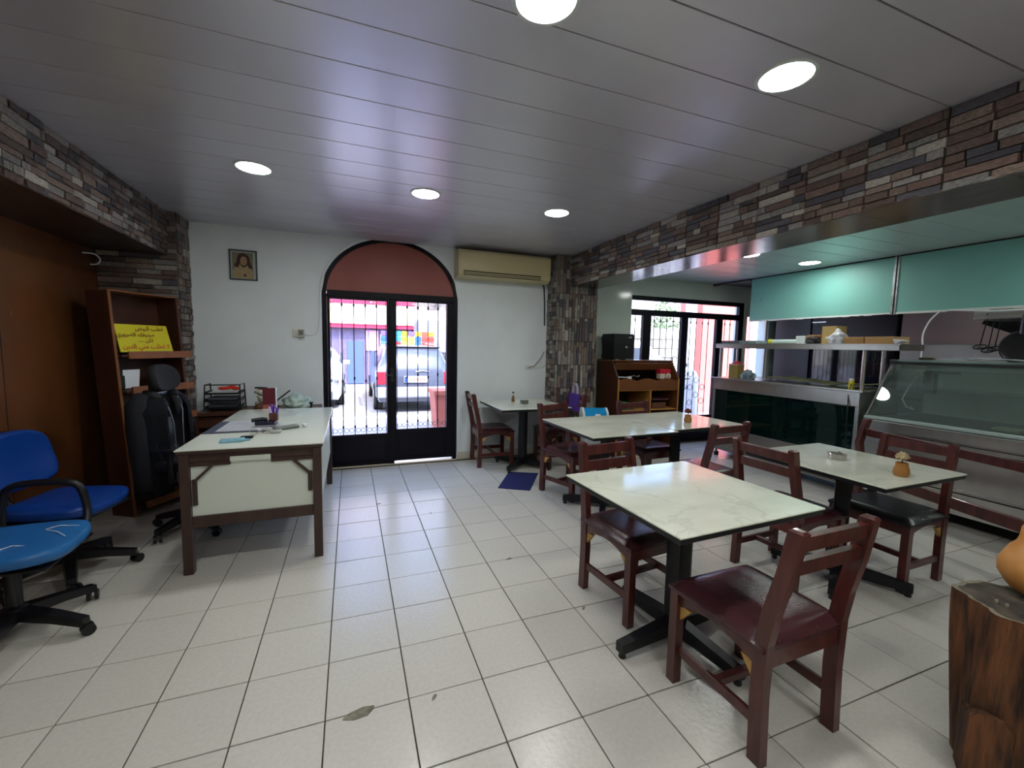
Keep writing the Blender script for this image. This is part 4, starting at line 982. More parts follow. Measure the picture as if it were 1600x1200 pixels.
MB().obox((.07, .0, .006), (.03, .05, .006), (0, 0, .3)).build('torn_flap', mat('light_blue_film', '7fb6c8', .3), tp)
tag(MB().obox((-.655, 3.245, zt+.009), (.075, .04, .014), (0, 0, .05), bev=.003).build('mobile_phone', mat('phone_black', '101012', .2)), label='small black phone lying behind the light blue packet', cat='phone')

# ------------------------------------------------------------------ display rack by the left pillar
rkk = empty('display_rack', (0, 0, 0), label='leaning brown wooden display rack between the left wall and the stone pillar', cat='rack')
wd = Vector((.5, .866, 0)); nn = Vector((.866, -.5, 0)); base = Vector((-1.745, 4.20, 0)); Wd = .575
def RP(u, d, z):   # u along width, d out of the front, leaning back with height
    lean = .075*(1.80-z)/1.05
    return base+wd*u+nn*(d+lean)+Vector((0, 0, z))
def slab(u0, u1, d0f, d1f, z0, z1, name, m, parent=rkk):
    b = MB(); c = []
    for z in (z0, z1):
        c.append([b.bm.verts.new(RP(u, d, z)) for u, d in ((u0, d0f), (u1, d0f), (u1, d1f), (u0, d1f))])
    b.bm.faces.new(c[0][::-1]); b.bm.faces.new(c[1])
    for k in range(4): b.bm.faces.new((c[0][k], c[0][(k+1) % 4], c[1][(k+1) % 4], c[1][k]))
    return b.build(name, m, parent)
slab(0, .02, -.20, 0, 0, 1.80, 'side_panel', m_rack); slab(Wd-.02, Wd, -.20, 0, 0, 1.80, 'side_panel', m_rack)
slab(0, .02, 0, .008, 0, 1.80, 'edge_strip', m_lip); slab(Wd-.02, Wd, 0, .008, 0, 1.80, 'edge_strip', m_rack)
slab(.02, Wd-.02, -.20, -.19, 0, 1.80, 'back_panel', m_rack); slab(0, Wd, -.20, .008, 1.79, 1.80, 'top_panel', m_lip)
for z in (1.31, 1.03, .77, .45, .1):
    slab(.02, Wd-.02, -.19, .05, z-.03, z-.015, 'shelf', m_rack); slab(.06, Wd+.02, .05, .065, z-.045, z+.012, 'shelf_lip', m_lip)
# yellow sign with Arabic handwriting
sg = empty('yellow_sign', (0, 0, 0), label='yellow card with red Arabic handwriting on the display rack', cat='sign')
def SP(u, v): # u 0..1 along the card, v 0..1 up
    return base+wd*(.035+u*.435)+nn*(.045-.055*v+.012)+Vector((0, 0, 1.316+v*.222))
b = MB(); A = [SP(0, 0), SP(1, 0), SP(1-.02, 1), SP(.0, 1)]; off = nn*-.01
vv = [b.bm.verts.new(p) for p in A]; ww = [b.bm.verts.new(p+off) for p in A]
b.bm.faces.new(vv); b.bm.faces.new(ww[::-1])
for k in range(4): b.bm.faces.new((vv[k], ww[k], ww[(k+1) % 4], vv[(k+1) % 4]))
b.build('card', mat('yellow_card', 'd2c81e', .45), sg)
FORMS = {'ا': (0xFE8D, 2), 'ب': (0xFE8F, 4), 'ت': (0xFE95, 4), 'د': (0xFEA9, 2), 'ر': (0xFEAD, 2), 'ص': (0xFEB9, 4), 'ض': (0xFEBD, 4), 'ط': (0xFEC1, 4),
         'ق': (0xFED5, 4), 'ك': (0xFED9, 4), 'ل': (0xFEDD, 4), 'م': (0xFEE1, 4), 'ن': (0xFEE5, 4), 'و': (0xFEED, 2), 'ي': (0xFEF1, 4), 'ﻻ': (0xFEFB, 2)}
def shape(s):
    s = s.replace('لا', 'ﻻ'); out = []
    for i, ch in enumerate(s):
        if ch not in FORMS: out.append(ch); continue
        b0, nf = FORMS[ch]
        prev = i > 0 and s[i-1] in FORMS and FORMS[s[i-1]][1] == 4
        nxt = nf == 4 and i+1 < len(s) and s[i+1] in FORMS
        out.append(chr(b0 + (3 if prev and nxt else 1 if prev else 2 if nxt else 0)))
    return ''.join(reversed(out))
m_ink = mat('red_marker_ink', '7a2a12', .6); m_ink2 = mat('bright_red_ink', 'c03a1c', .6)
def writing(s, u, v, size, m, name='writing'):
    cu = bpy.data.curves.new(name, 'FONT'); cu.body = shape(s); cu.size = size; cu.align_x = 'CENTER'; cu.extrude = .0004; cu.offset = .0006
    cu.materials.append(m); o = bpy.data.objects.new(name, cu); COL.objects.link(o); o.parent = sg
    p = SP(u, v)+nn*.0016; up = (SP(.5, 1)-SP(.5, 0)).normalized(); rt = wd.normalized(); nz = rt.cross(up)
    Mx = Matrix((rt, up, nz)).transposed().to_4x4(); Mx.translation = p+nz*.001
    dg = bpy.context.evaluated_depsgraph_get(); me = bpy.data.meshes.new_from_object(o.evaluated_get(dg))
    bpy.data.objects.remove(o); q = bpy.data.objects.new(name, me); COL.objects.link(q); q.parent = sg; q.matrix_world = Mx
    return q
writing('اطلب البيض', .62, .80, .046, m_ink); writing('صديقك الضروري', .34, .57, .044, m_ink)
writing('لكن', .56, .37, .044, m_ink); writing('لا تطلب مني الدين', .50, .13, .052, m_ink2)
tag(MB().tube([SP(.36, .38)+nn*.002, SP(.46, .385)+nn*.002], .0015, 4).build('dash', m_ink, sg))
# things on the rack's second shelf
def onrack(u, d, z): return RP(u, d, z)
tag(MB().obox(onrack(.12, -.02, 1.10)+Vector((0, 0, 0)), (.13, .004, .15), (0.1, 0, R(60))).build('white_paper', m_paper), label='white paper standing on the rack left of the headrest', cat='paper')
tag(MB().obox(onrack(.36, -.03, 1.10), (.13, .004, .15), (0.1, 0, R(60))).build('white_paper', mat('lined_paper', 'c8d0d4', .7)), label='pale lined paper standing on the rack right of the headrest', cat='paper')
tag(MB().obox(onrack(.47, -.02, 1.066), (.10, .05, .07), (0, 0, R(60)), bev=.006).build('small_packet', mat('navy_packet', '1c2348', .4)), label='dark blue packet on the rack beside the pale lined paper', cat='packet')
tag(MB().obox(onrack(.49, .015, 1.047), (.035, .02, .03), (0, 0, R(60)), bev=.006).build('small_box', mat('peach_box', 'c08a78', .5)), label='tiny peach coloured box before the dark blue packet', cat='box')
tag(MB().obox(onrack(.05, -.03, 1.10), (.05, .03, .15), (0, 0, R(60)), bev=.006).build('dark_bottle', mat('dark_green_bottle', '1e2c26', .2)), label='dark green bottle at the left end of the rack shelf', cat='bottle')

# ------------------------------------------------------------------ office chairs
def star_base(t, r=.3, hub=.10, m=None, rz=0, zc=.085):
    m = m or m_plastic
    for k in range(5):
        a = rz+k*2*PI/5; dx, dy = math.cos(a), math.sin(a); nx, ny = -dy, dx; b = MB()
        secs = [(.02, .036, hub-.005, hub+.045), (r*.55, .03, hub-.02, hub+.02), (r, .024, .052, .088)]
        rings = [[b.bm.verts.new((dx*u+nx*w*s, dy*u+ny*w*s, z)) for s, z in ((-1, z0), (1, z0), (.8, z1), (-.8, z1))] for u, w, z0, z1 in secs]
        for A, B in zip(rings, rings[1:]):
            for q in range(4): b.bm.faces.new((A[q], A[(q+1) % 4], B[(q+1) % 4], B[q]))
        b.bm.faces.new(rings[0][::-1]); b.bm.faces.new(rings[-1])
        leg = b.build('base_leg', m, t)
        ca = a+.9; wx, wy = dx*(r-.01)+.012*math.cos(ca), dy*(r-.01)+.012*math.sin(ca)
        b = MB()
        for s in (-1, 1):
            ox, oy = -math.sin(ca)*s*.016, math.cos(ca)*s*.016
            n = 16; ringA = []
            for sgn in (-.008, .008):
                ringA.append([b.bm.verts.new((wx+ox-math.sin(ca)*sgn+math.cos(ca)*.027*math.cos(2*PI*q/n), wy+oy+math.cos(ca)*sgn+math.sin(ca)*.027*math.cos(2*PI*q/n), .0275+.027*math.sin(2*PI*q/n))) for q in range(n)])
            for q in range(n): b.bm.faces.new((ringA[0][q], ringA[0][(q+1) % n], ringA[1][(q+1) % n], ringA[1][q]))
            b.bm.faces.new(ringA[0][::-1]); b.bm.faces.new(ringA[1])
        b.build('castor', m, leg)
    MB().lathe([(.045, hub-.015), (.045, hub+.05), (.03, hub+.06), (.03, .36), (.05, .38), (.05, .40)], n=20).build('gas_column', m, t, smooth=True)
def pad(fn, m, name, t, th=.07):
    b = MB(); b.grid(fn, 16, 16)
    bmesh.ops.recalc_face_normals(b.bm, faces=b.bm.faces[:]); bmesh.ops.solidify(b.bm, geom=b.bm.faces[:], thickness=th)
    return b.build(name, m, t, smooth='all', sub=1)
def sq(u, v, p=3.2):
    # square to rounded square map
    x, y = u*2-1, v*2-1; 
    k = max(abs(x), abs(y)); 
    if k == 0: return 0, 0
    a = math.atan2(y, x); r_ = k/((abs(math.cos(a))**p+abs(math.sin(a))**p)**(1/p)); return r_*math.cos(a), r_*math.sin(a)
def blue_chair(loc, rz, label, seatm, arms=(-1, 1), back=True, srz=0):
    # faces +x
    t = empty('office_chair', loc, rz, label=label, cat='office chair')
    star_base(t, .31, rz=srz)
    def seat(u, v):
        x, y = sq(u, v); e = 1-max(abs(x), abs(y))**5
        return (x*.25+.01, y*.245, .455+.025*e-.03*max(0, x-.4)**1.5+.02*y*y*.5)
    pad(seat, seatm, 'seat', t, -.06)
    MB().box(-.22, .22, -.20, .20, .385, .40, bev=.01).build('seat_shell', m_plastic, t)
    if back:
        def bk(u, v):
            x, y = sq(u, v); return (-.255-.035*(y+.3)+.035*(x*x)-.02*math.cos(y*2), x*.225*(1-.06*y), .70+y*.175)
        pad(bk, m_blue, 'backrest', t, .055)
        def bk2(u, v):
            x, y = sq(u, v); return (-.305-.035*(y+.3)+.03*(x*x), x*.21, .70+y*.165)
        pad(bk2, m_plastic, 'back_shell', t, .02)
        MB().tube([(-.1, 0, .39), (-.27, 0, .40), (-.315, 0, .48), (-.32, 0, .66)], [.02, .02, .02, .02], 8).build('back_stem', m_plastic, t, smooth=True)
    if arms:
        for s in arms:
            MB().stube([(-.17, s*.24, .40), (-.175, s*.285, .45), (-.165, s*.29, .60), (-.12, s*.29, .655), (-.02, s*.29, .665), (.09, s*.29, .655), (.14, s*.29, .62), (.165, s*.285, .50), (.17, s*.24, .415)], .018, 10).build('armrest', m_plastic, t, smooth=True)
    return t
blue_chair((-1.60, 3.24, 0), R(-12), 'bright blue armless office chair with its back to the brown panelled wall', m_blue, arms=(), srz=.35)
c2 = blue_chair((-1.50, 2.61, 0), R(2), 'blue office chair nearest the viewer, black loop arm and torn plastic film on its seat', m_blue2, arms=(1,), back=True, srz=-.33)
for pts in ([(.20, .12, .462), (.13, .11, .478), (.10, .06, .482), (.16, .02, .480), (.205, -.02, .468)], [(.205, -.10, .458), (.14, -.11, .470), (.06, -.10, .479), (.0, -.17, .474), (-.04, -.22, .462)]):
    MB().tube([(x, y, z+.006) for x, y, z in pts], .0018, 5).build('torn_film_edge', m_paper, c2)
# high backed office chair with jacket, faces +x
oc = empty('high_back_chair', (-1.11, 3.80, 0), R(-14), label='black high-backed office chair with headrest behind the desk', cat='office chair')
star_base(oc, .30, rz=.55)
def seat(u, v):
    x, y = sq(u, v); return (x*.24, y*.25, .47+.02*(1-x*x))
pad(seat, m_seatb, 'seat', oc, -.07)
def bk(u, v):
    x, y = sq(u, v); return (-.22-.05*y+.03*x*x, x*.22*(1-.1*y), .78+y*.28)
pad(bk, m_seatb, 'backrest', oc, .05)
def hd(u, v):
    x, y = sq(u, v, 2.5); return (-.235+.04*x*x-.02*y, x*.155, 1.135+y*.10)
pad(hd, mat('black_cloth', '0c0c10', .8), 'headrest', oc, .05)
MB().tube([(-.28, 0, .95), (-.275, 0, 1.10)], .02, 8).build('headrest_stem', m_plastic, oc)
MB().tube([(-.1, 0, .42), (-.27, 0, .43), (-.30, 0, .6)], .025, 8).build('back_stem', m_plastic, oc)
for s in (-1, 1):
    b = MB(); b.tube([(-.02, s*.24, .42), (0, s*.28, .5), (0, s*.28, .64)], .018, 8); b.box(-.11, .13, s*.28-.035, s*.28+.035, .64, .665, bev=.012); b.build('armrest', m_plastic, oc, smooth=True)
# jacket hung over the backrest
jk = empty('jacket', (-1.11, 3.80, 0), R(-14), label='dark navy jacket with zip hung over the back of the black office chair', cat='jacket')
def jack(u, v):
    # u around (from front-left round the back to front-right), v downwards
    a = (u-.5)*2*PI*.86
    z = 1.03-.72*v
    shoulder = min(1, v/.16)**.5
    wy = (.12+.15*shoulder)*(1-.04*v); wx = .05+.075*shoulder
    fold = 1+.07*math.sin(a*9+v*3)*v
    y = math.sin(a)*wy*fold; x = -.25-math.cos(a)*wx*fold*1.0-.06*(1-v)*0
    return (x+.03+.02*v, y, z)
b = MB(); b.grid(jack, 60, 24); bmesh.ops.solidify(b.bm, geom=b.bm.faces[:], thickness=.012); b.build('jacket_body', m_navy, jk, smooth='all')
for s in (-1, 1):
    b = MB(); b.tube([(-.25, s*.15, 1.01), (-.235, s*.215, .95), (-.22, s*.245, .80), (-.21, s*.245, .62), (-.20, s*.235, .44), (-.19, s*.23, .36)], [.05, .066, .062, .058, .054, .05], 14); b.build('sleeve', m_navy, jk, smooth='all')
    b = MB(); b.tube([(-.26, s*.10, 1.04), (-.20, s*.11, 1.02), (-.15, s*.08, .95), (-.135, s*.05, .86)], [.02, .035, .03, .012], 10); b.build('collar', mat('charcoal_cloth', '1d1d22', .85), jk, smooth='all')
    MB().tube([(-.15, s*.075, 1.0), (-.115, s*.07, .90), (-.105, s*.05, .80), (-.10, s*.045, .6), (-.10, s*.05, .36)], .004, 6).build('zip', mat('dull_zip', '6a6a72', .4, metal=.5), jk)
for z in (.86, .55): MB().ball((-.11, -.12, z), .006).build('snap_button', m_steel, jk)

# ------------------------------------------------------------------ wooden buffet with sloping top
bf = empty('buffet_cabinet', (0, 0, 0), label='low brown wooden buffet with a scalloped front by the side door, black machine on it', cat='cabinet')
bx0, bx1, by0, by1 = 3.20, 4.19, 4.585, 5.09
side = [(by1, 0), (by0, 0), (by0, 1.03), (by0+.15, 1.25), (by1, 1.25)]
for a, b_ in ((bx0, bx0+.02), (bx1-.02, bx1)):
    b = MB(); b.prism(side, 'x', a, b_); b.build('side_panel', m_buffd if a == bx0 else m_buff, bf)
MB().box(bx0, bx1, by0+.14, by1, 1.25, 1.27, bev=.003).build('top', m_buff, bf)
MB().bar((bx0+.02, by0+.135, 1.19), (bx1-.02, by0+.135, 1.19), .015, .11, up=(0, -.56, .83)).build('top_fascia', m_buff, bf)
b = MB(); n = 60; poly = []
for i in range(n+1):
    x = bx0+.02+(bx1-bx0-.04)*i/n; t = (i/n)*3.0
    poly.append((x, 1.0+.035*abs(math.sin(PI*t+.3))))
poly += [(bx1-.02, .885), (bx0+.02, .885)]
b.prism(poly, 'y', by0, by0+.016); b.build('scalloped_front', m_buff, bf)
for z in (.885, .62, .30, .06): MB().box(bx0+.02, bx1-.02, by0+.01, by1-.02, z-.015, z, bev=.002).build('shelf', mat('pale_shelf_edge', 'a8783c', .4), bf)
MB().box(3.72, 3.74, by0+.005, by1-.02, .30, .87).build('divider', mat('pale_shelf_edge', 'a8783c', .4), bf)
MB().box(bx0+.02, bx1-.02, by1-.02, by1-.01, .05, 1.25).build('back_panel', mat('dark_back', '24161c', .6), bf)
for x in (bx0, bx1-.022): MB().box(x, x+.022, by0-.004, by0, .0, 1.03).build('edge_strip', mat('pale_shelf_edge', 'a8783c', .4), bf)
cm = empty('coffee_machine', (3.40, 4.91, 1.27), label='black coffee machine on the left end of the wooden buffet', cat='coffee machine')
b = MB(); b.prism([(-.15, 0), (.13, 0), (.15, .05), (.13, .08), (.155, .30), (.13, .345), (-.13, .345), (-.15, .33)], 'x', -.16, .15); 
b.build('housing', m_plastic, cm, smooth=False)
MB().box(.02, .13, -.16, -.145, .06, .16, bev=.004).build('dispenser', m_plastic, cm); MB().box(.0, .13, -.19, -.14, 0, .015, bev=.003).build('drip_tray', m_steel, cm)
MB().lathe([(.018, -.004), (.018, .004)], c=(.03, -.152, .17), n=16, axis='y').build('dial', m_steel, cm); MB().box(.06, .11, -.155, -.148, .29, .31).build('badge', m_steel, cm)
MB().box(-.14, -.08, -.16, -.1, 0, .012).build('foot_plate', m_steel, cm)
bc = empty('red_cup_box', (4.03, 4.72, 1.02), label='red and white cup box on the sloping shelf of the buffet', cat='box')
MB().box(-.09, .09, -.04, .05, .07, .13, bev=.006).build('red_lid', mat('signal_red', 'c01c34', .4), bc); MB().box(-.085, -.0, -.04, .04, 0, .07, bev=.004).build('pale_side', mat('cream_label', 'd0c4b0', .5), bc)
MB().lathe([(.042, -.006), (.042, .006)], c=(.04, -.05, .035), n=20, axis='y').build('round_lid', mat('cream_label', 'd0c4b0', .5), bc)
MB().lathe([(.022, -.002), (.022, .002)], c=(.04, -.058, .035), n=16, axis='y').build('lid_mark', mat('tan_mark', 'a89888', .5), bc)
tag(MB().obox((3.36, 4.70, 1.045), (.2, .03, .012), (0, .05, .1)).obox((3.45, 4.69, 1.03), (.05, .03, .05)).build('cutlery_bundle', m_paper), label='white wrapped cutlery on the buffet front, at its left', cat='cutlery')
tag(MB().tube([(3.48, 4.72, 1.05), (3.53, 4.70, 1.065), (3.58, 4.71, 1.05), (3.62, 4.7, 1.06)], .008, 6).build('tongs', m_steel), label='metal tongs lying beside the white cutlery on the buffet', cat='tongs')
tag(MB().box(3.26, 3.44, 4.62, 4.84, .70, .712, bev=.003).build('green_folder', mat('bright_green', '4aa858', .5)), label='bright green folder in the left shelf of the buffet', cat='folder')
tag(MB().box(3.25, 3.50, 4.62, 4.86, .62, .66, bev=.006).build('dark_tray', mat('dark_green_tray', '3a4a44', .4)), label='dark tray under the green folder in the buffet', cat='tray')
tag(MB().box(3.79, 4.08, 4.64, 4.9, .735, .75, bev=.004).build('plum_tray', mat('plum_tray', '4a3038', .4)), label='flat plum coloured tray in the right shelf of the buffet', cat='tray')
tag(MB().box(3.80, 4.03, 4.64, 4.9, .62, .70, bev=.006).build('brown_carton', mat('brown_carton', '5e3c28', .6)), label='brown carton under the plum tray in the buffet', cat='box')

# ------------------------------------------------------------------ steel serving counter with glazed front
ct = empty('serving_counter', (0, 0, 0), label='stainless steel serving counter with dark glazed front and a shelf above it', cat='counter')
cx0, cx1, cy0, cy1 = 4.63, 5.22, 2.62, 4.40
MB().box(cx0-.05, cx1+.02, cy0-.03, cy1+.03, 1.045, 1.065, bev=.004).build('worktop', m_steel, ct)
MB().box(cx0-.03, cx0, cy0, cy1, .905, 1.045, bev=.003).build('front_band', m_steel, ct)
MB().box(cx0, cx1, cy1-.02, cy1, .10, 1.045).build('end_panel', mat('warm_steel', '8e7468', .35, metal=.6), ct); MB().box(cx0, cx1, cy0, cy0+.02, .10, 1.045).build('end_panel', m_steel, ct)
MB().box(cx1-.02, cx1, cy0, cy1, .10, 1.045).build('back_panel', mat('teal_back', '2a5a56', .35), ct)
for y in (cy1-.035, cy0): MB().box(cx0-.025, cx0+.01, y, y+.035, .10, .905, bev=.003).build('corner_post', m_steeld if y > 3 else m_steel, ct)
MB().box(cx0-.02, cx0, cy0, cy1, .10, .40, bev=.003).build('lower_panel', m_steeld, ct)
b = MB(); rn = random.Random(4)
for i in range(4):
    for j in range(3): b.lathe([(.006, -.001), (.006, .001)], c=(cx0-.0205, cy1-.10-i*.09-.045*(j % 2), .16+j*.08), n=8, axis='x')
tag(b.build('vent_holes', mat('pale_hole', 'd0ccc4', .5), ct), kind='stuff')
MB().box(cx0-.012, cx0-.006, cy0+.035, cy1-.035, .40, .905).build('glass_pane', m_dkglass, ct)
MB().box(cx0+.05, cx1-.03, cy0+.03, cy1-.03, .62, .635).build('inner_shelf', m_steeld, ct)
MB().box(cx0+.01, cx1-.03, cy0+.03, cy1-.03, .385, .40).build('inner_floor', mat('dark_liner', '141b1e', .35), ct)
MB().box(cx0+.01, cx0+.02, 3.42, 3.46, .4, .9).build('inner_divider', m_steel, ct)
MB().box(cx0+.08, cx1-.05, 3.9, 4.0, .42, .85).build('inner_partition', mat('teal_liner', '1d6c62', .4), ct)
MB().tube([(cx0+.06, 3.02, .40), (cx0+.06, 3.02, .62)], [.05, .035], 14).build('inner_pot', m_steel, ct, smooth=True)
for (x, y) in ((cx0+.04, cy1-.06), (cx0+.04, cy0+.08), (cx1-.05, cy1-.06), (cx1-.05, cy0+.08)):
    MB().tube([(x, y, .10), (x, y, .06)], .012, 8).lathe([(.01, 0), (.03, .002), (.03, .05), (.01, .055)], c=(x, y, 0), n=12).build('castor', m_plastic, ct)
gr = MB()
for k in range(24): gr.bar((cx0-.024, 2.68+k*.02, .13), (cx0-.024, 2.70+k*.02, .21), .004, .004).bar((cx0-.027, 2.70+k*.02, .13), (cx0-.027, 2.68+k*.02, .21), .004, .004)
tag(gr.build('grille_mesh', mat('bright_mesh', 'd8d6d0', .3, metal=.4), ct), kind='stuff'); MB().box(cx0-.022, cx0-.02, 2.67, 3.18, .125, .215).build('grille_back', m_dark, ct)
# gantry shelf
sy0, sy1 = 2.36, 4.45; sx0, sx1 = 4.66, 5.02
MB().box(sx0, sx1, sy0, sy1, 1.505, 1.515).build('gantry_shelf', m_steel, ct)
MB().box(sx0, sx0+.012, sy0, sy1, 1.455, 1.505, bev=.002).build('shelf_lip', m_steel, ct); MB().box(sx1-.012, sx1, sy0, sy1, 1.455, 1.505).build('shelf_lip', m_steel, ct)
MB().box(sx0, sx1, sy0, sy0+.012, 1.455, 1.505).build('shelf_lip', m_steeld, ct)
for x, y in ((sx0+.03, 4.38), (sx0+.03, 2.66), (sx1-.03, 4.38), (sx1-.03, 2.66)): MB().tube([(x, y, 1.06), (x, y, 1.46)], .017, 10).build('shelf_post', m_steel, ct, smooth=True)
Zs = 1.515; Zc = 1.065
def tbox(name, c, size, m, label, cat, rot=(0, 0, 0), bev=.004):
    return tag(MB().obox((0, 0, 0), size, rot, bev=bev).build(name, m, loc=c), label=label, cat=cat)
tbox('folded_cloth', (4.85, 4.29, Zs+.02), (.26, .26, .04), mat('slate_cloth', '565c62', .8), 'folded slate grey cloth at the far left end of the counter shelf', 'cloth')
tbox('foil_tray', (4.85, 4.02, Zs+.02), (.24, .24, .04), mat('grey_green_film', '7f9292', .35, noise_amt=.4, noise_scale=25), 'wrapped grey-green tray beside the slate cloth on the counter shelf', 'tray')
fr_ = empty('film_roll', (4.80, 3.62, Zs+.028), label='roll of pale film with a yellow sleeve lying on the counter shelf', cat='roll')
MB().tube([(0, -.20, 0), (0, .10, 0)], .024, 16).build('film', mat('pale_mint_film', 'c2d6cf', .3), fr_, smooth=True)
MB().tube([(0, .10, 0), (0, .155, 0)], .027, 16).build('yellow_sleeve', mat('lime_yellow', 'c8cc3c', .4), fr_, smooth=True)
MB().tube([(0, .155, 0), (0, .17, 0)], .02, 16).build('core', m_plastic, fr_)
tbox('white_carton', (4.84, 3.38, Zs+.045), (.10, .11, .09), mat('white_carton', 'cfdad8', .5), 'small white carton between the film roll and the black bag', 'box')
tbox('brown_carton', (4.86, 3.27, Zs+.05), (.12, .10, .10), m_card, 'small brown carton behind the black bag on the shelf', 'box')
crumple('black_bag', (4.80, 3.24, Zs), (.06, .075, .05), 'crumpled black bag on the counter shelf', m_plastic, seed=5)
tb = empty('tall_carton', (4.86, 3.07, Zs), label='tall open cardboard box standing on the counter shelf', cat='box')
m_card2 = mat('yellowish_cardboard', 'bfa468', .75, noise_amt=.1)
for a in ((-.075, -.07, -.08, .08), (.07, .075, -.08, .08), (-.075, .075, -.08, -.075), (-.075, .075, .075, .08)): MB().box(a[0], a[1], a[2], a[3], 0, .19).build('box_side', m_card2, tb)
MB().box(-.075, .075, -.08, .08, 0, .005).build('box_bottom', m_card2, tb)
crumple('white_bag', (4.77, 2.97, Zs), (.07, .09, .08), 'crumpled white plastic bag leaning on the tall cardboard box', mat('white_film', 'ccd0d6', .35), seed=8, peak=.3)
tbox('flat_carton', (4.84, 2.80, Zs+.035), (.22, .18, .07), m_card, 'flat brown cardboard box in the middle of the shelf, right of the white bag', 'box', (0, 0, .05))
tbox('flat_carton', (4.84, 2.57, Zs+.035), (.22, .25, .07), mat('light_card', 'bd9560', .75, noise_amt=.1), 'flat lighter cardboard box at the right end of the counter shelf', 'box', (0, 0, -.03))
tag(MB().prism([(2.44, Zs), (2.39, Zs+.03), (2.46, Zs+.05)], 'x', 4.72, 4.85).build('paper_wedge', m_paper), label='folded white paper at the right end of the counter shelf', cat='paper')
# on the worktop
rb = empty('tin_with_red_lid', (4.78, 4.20, Zc), label='square tan tin with a red lid on the left end of the counter', cat='tin')
MB().box(-.06, .06, -.07, .07, 0, .17, bev=.008).build('tin_body', mat('tan_tin', '8f7c3c', .45), rb); MB().box(-.062, .062, -.072, .072, .17, .185, bev=.004).build('rim', mat('pink_rim', 'c89a94', .4), rb)
b = MB(); b.ball((0, 0, .19), .055, (1, 1.1, .6)); b.build('red_lid', mat('signal_red', 'c01c34', .4), rb, smooth='all')
crumple('clear_bag', (4.78, 4.02, Zc), (.07, .09, .07), 'crumpled translucent bag with blue contents beside the tan tin', mat('misty_film', '8fa2a2', .25, noise_amt=.5, noise_scale=12, col2='4a6070'), seed=12)
def cloth(u, v): 
    y = 3.85-1.2*u; x = 4.68+.42*v; return (x, y, Zc+.04+.02*noise.noise(Vector((u*9, v*4, 1)))+.012*math.sin(u*7))
b = MB(); b.grid(cloth, 40, 14); bmesh.ops.solidify(b.bm, geom=b.bm.faces[:], thickness=.012)
tag(b.build('green_cloth', mat('olive_green_cloth', '8b9264', .85, noise_amt=.2, noise_scale=9), smooth='all'), label='long olive green cloth spread over the steel counter', cat='cloth')
yt = empty('yellow_plug_box', (4.70, 2.76, Zc), label='small yellow plug block with a black cable at the right end of the counter', cat='plug block')
MB().box(-.015, .015, -.02, .02, 0, .08, bev=.005).build('block', mat('warning_yellow', 'd0c020', .4), yt); MB().box(-.015, .015, -.018, .018, .08, .105, bev=.004).build('pale_cap', m_sock, yt)
MB().tube([(-.02, -.01, .05), (-.10, -.04, -.06), (-.125, -.06, -.2), (-.125, -.065, -.4), (-.11, -.07, -.62)], .005, 6).build('cord', m_plastic, yt)

# ------------------------------------------------------------------ refrigerated glass display case
fz = empty('display_case', (0, 0, 0), label='long stainless steel refrigerated display case with a sloping glass front', cat='display case')
fy0, fy1 = .35, 2.55
def fprism(poly, a, b_, name, m, parent=fz):
    b = MB(); b.prism([(p[0], p[1]) for p in poly], 'y', a, b_); return b.build(name, m, parent)
fprism([(4.62, .12), (4.60, .60), (4.60, .72), (5.55, .72), (5.55, .12)], fy0, fy1, 'steel_body', m_steel)
fprism([(4.80, 0), (4.80, .12), (5.5, .12), (5.5, 0)], fy0+.05, fy1-.05, 'plinth', m_dark)
fprism([(4.57, .72), (4.565, .80), (4.60, .815), (5.55, .815), (5.55, .72)], fy0, fy1+.01, 'sill_band', m_steel)
fprism([(4.585, .815), (4.585, .835), (4.64, .84), (4.64, .815)], fy0, fy1+.01, 'sill_rim', mat('pale_green_trim', 'a9bab4', .35), fz)
MB().box(4.592, 4.60, fy0, fy1, .655, .66).build('panel_joint', m_dark, fz); MB().box(4.594, 4.60, fy0, fy1, .695, .70).build('panel_joint', m_dark, fz)
MB().box(4.604, 4.612, fy0, fy1, .30, .306).build('panel_joint', m_dark, fz); MB().box(4.600, 4.615, fy0, fy1, .31, .335, bev=.002).build('lower_moulding', m_steel, fz)
MB().box(4.608, 4.622, fy0, fy1, .205, .211).build('panel_joint', m_dark, fz)
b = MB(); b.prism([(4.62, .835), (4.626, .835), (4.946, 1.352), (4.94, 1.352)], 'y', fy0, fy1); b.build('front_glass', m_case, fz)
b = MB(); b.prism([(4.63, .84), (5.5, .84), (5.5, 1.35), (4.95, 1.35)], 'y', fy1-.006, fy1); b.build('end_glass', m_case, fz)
MB().tube([(4.61, fy1+.004, .835), (4.945, fy1+.004, 1.355)], .009, 8).build('end_strut', m_steel, fz)
MB().box(4.92, 5.56, fy0, fy1+.02, 1.352, 1.372, bev=.004).build('top_slab', glassmat('thick_top_glass', 'd4e4de', .12, op=.3, opcol='b4c6c0'), fz)
MB().box(4.92, 4.935, fy0, fy1+.02, 1.33, 1.352).build('top_trim', mat('dark_trim', '2c3534', .4), fz)
MB().box(5.50, 5.55, fy0, fy1, .815, 1.352).build('rear_frame', mat('grey_liner', 'b4bcbc', .4), fz)
MB().box(4.64, 5.50, fy0, fy1-.01, .815, .822).build('inner_deck', mat('dark_deck', '23292b', .3), fz)
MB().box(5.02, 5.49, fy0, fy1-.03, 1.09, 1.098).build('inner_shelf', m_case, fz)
MB().box(5.0, 5.02, fy0, fy1-.03, 1.28, 1.325, bev=.004).build('lamp_housing', mat('grey_liner', 'b4bcbc', .4), fz)
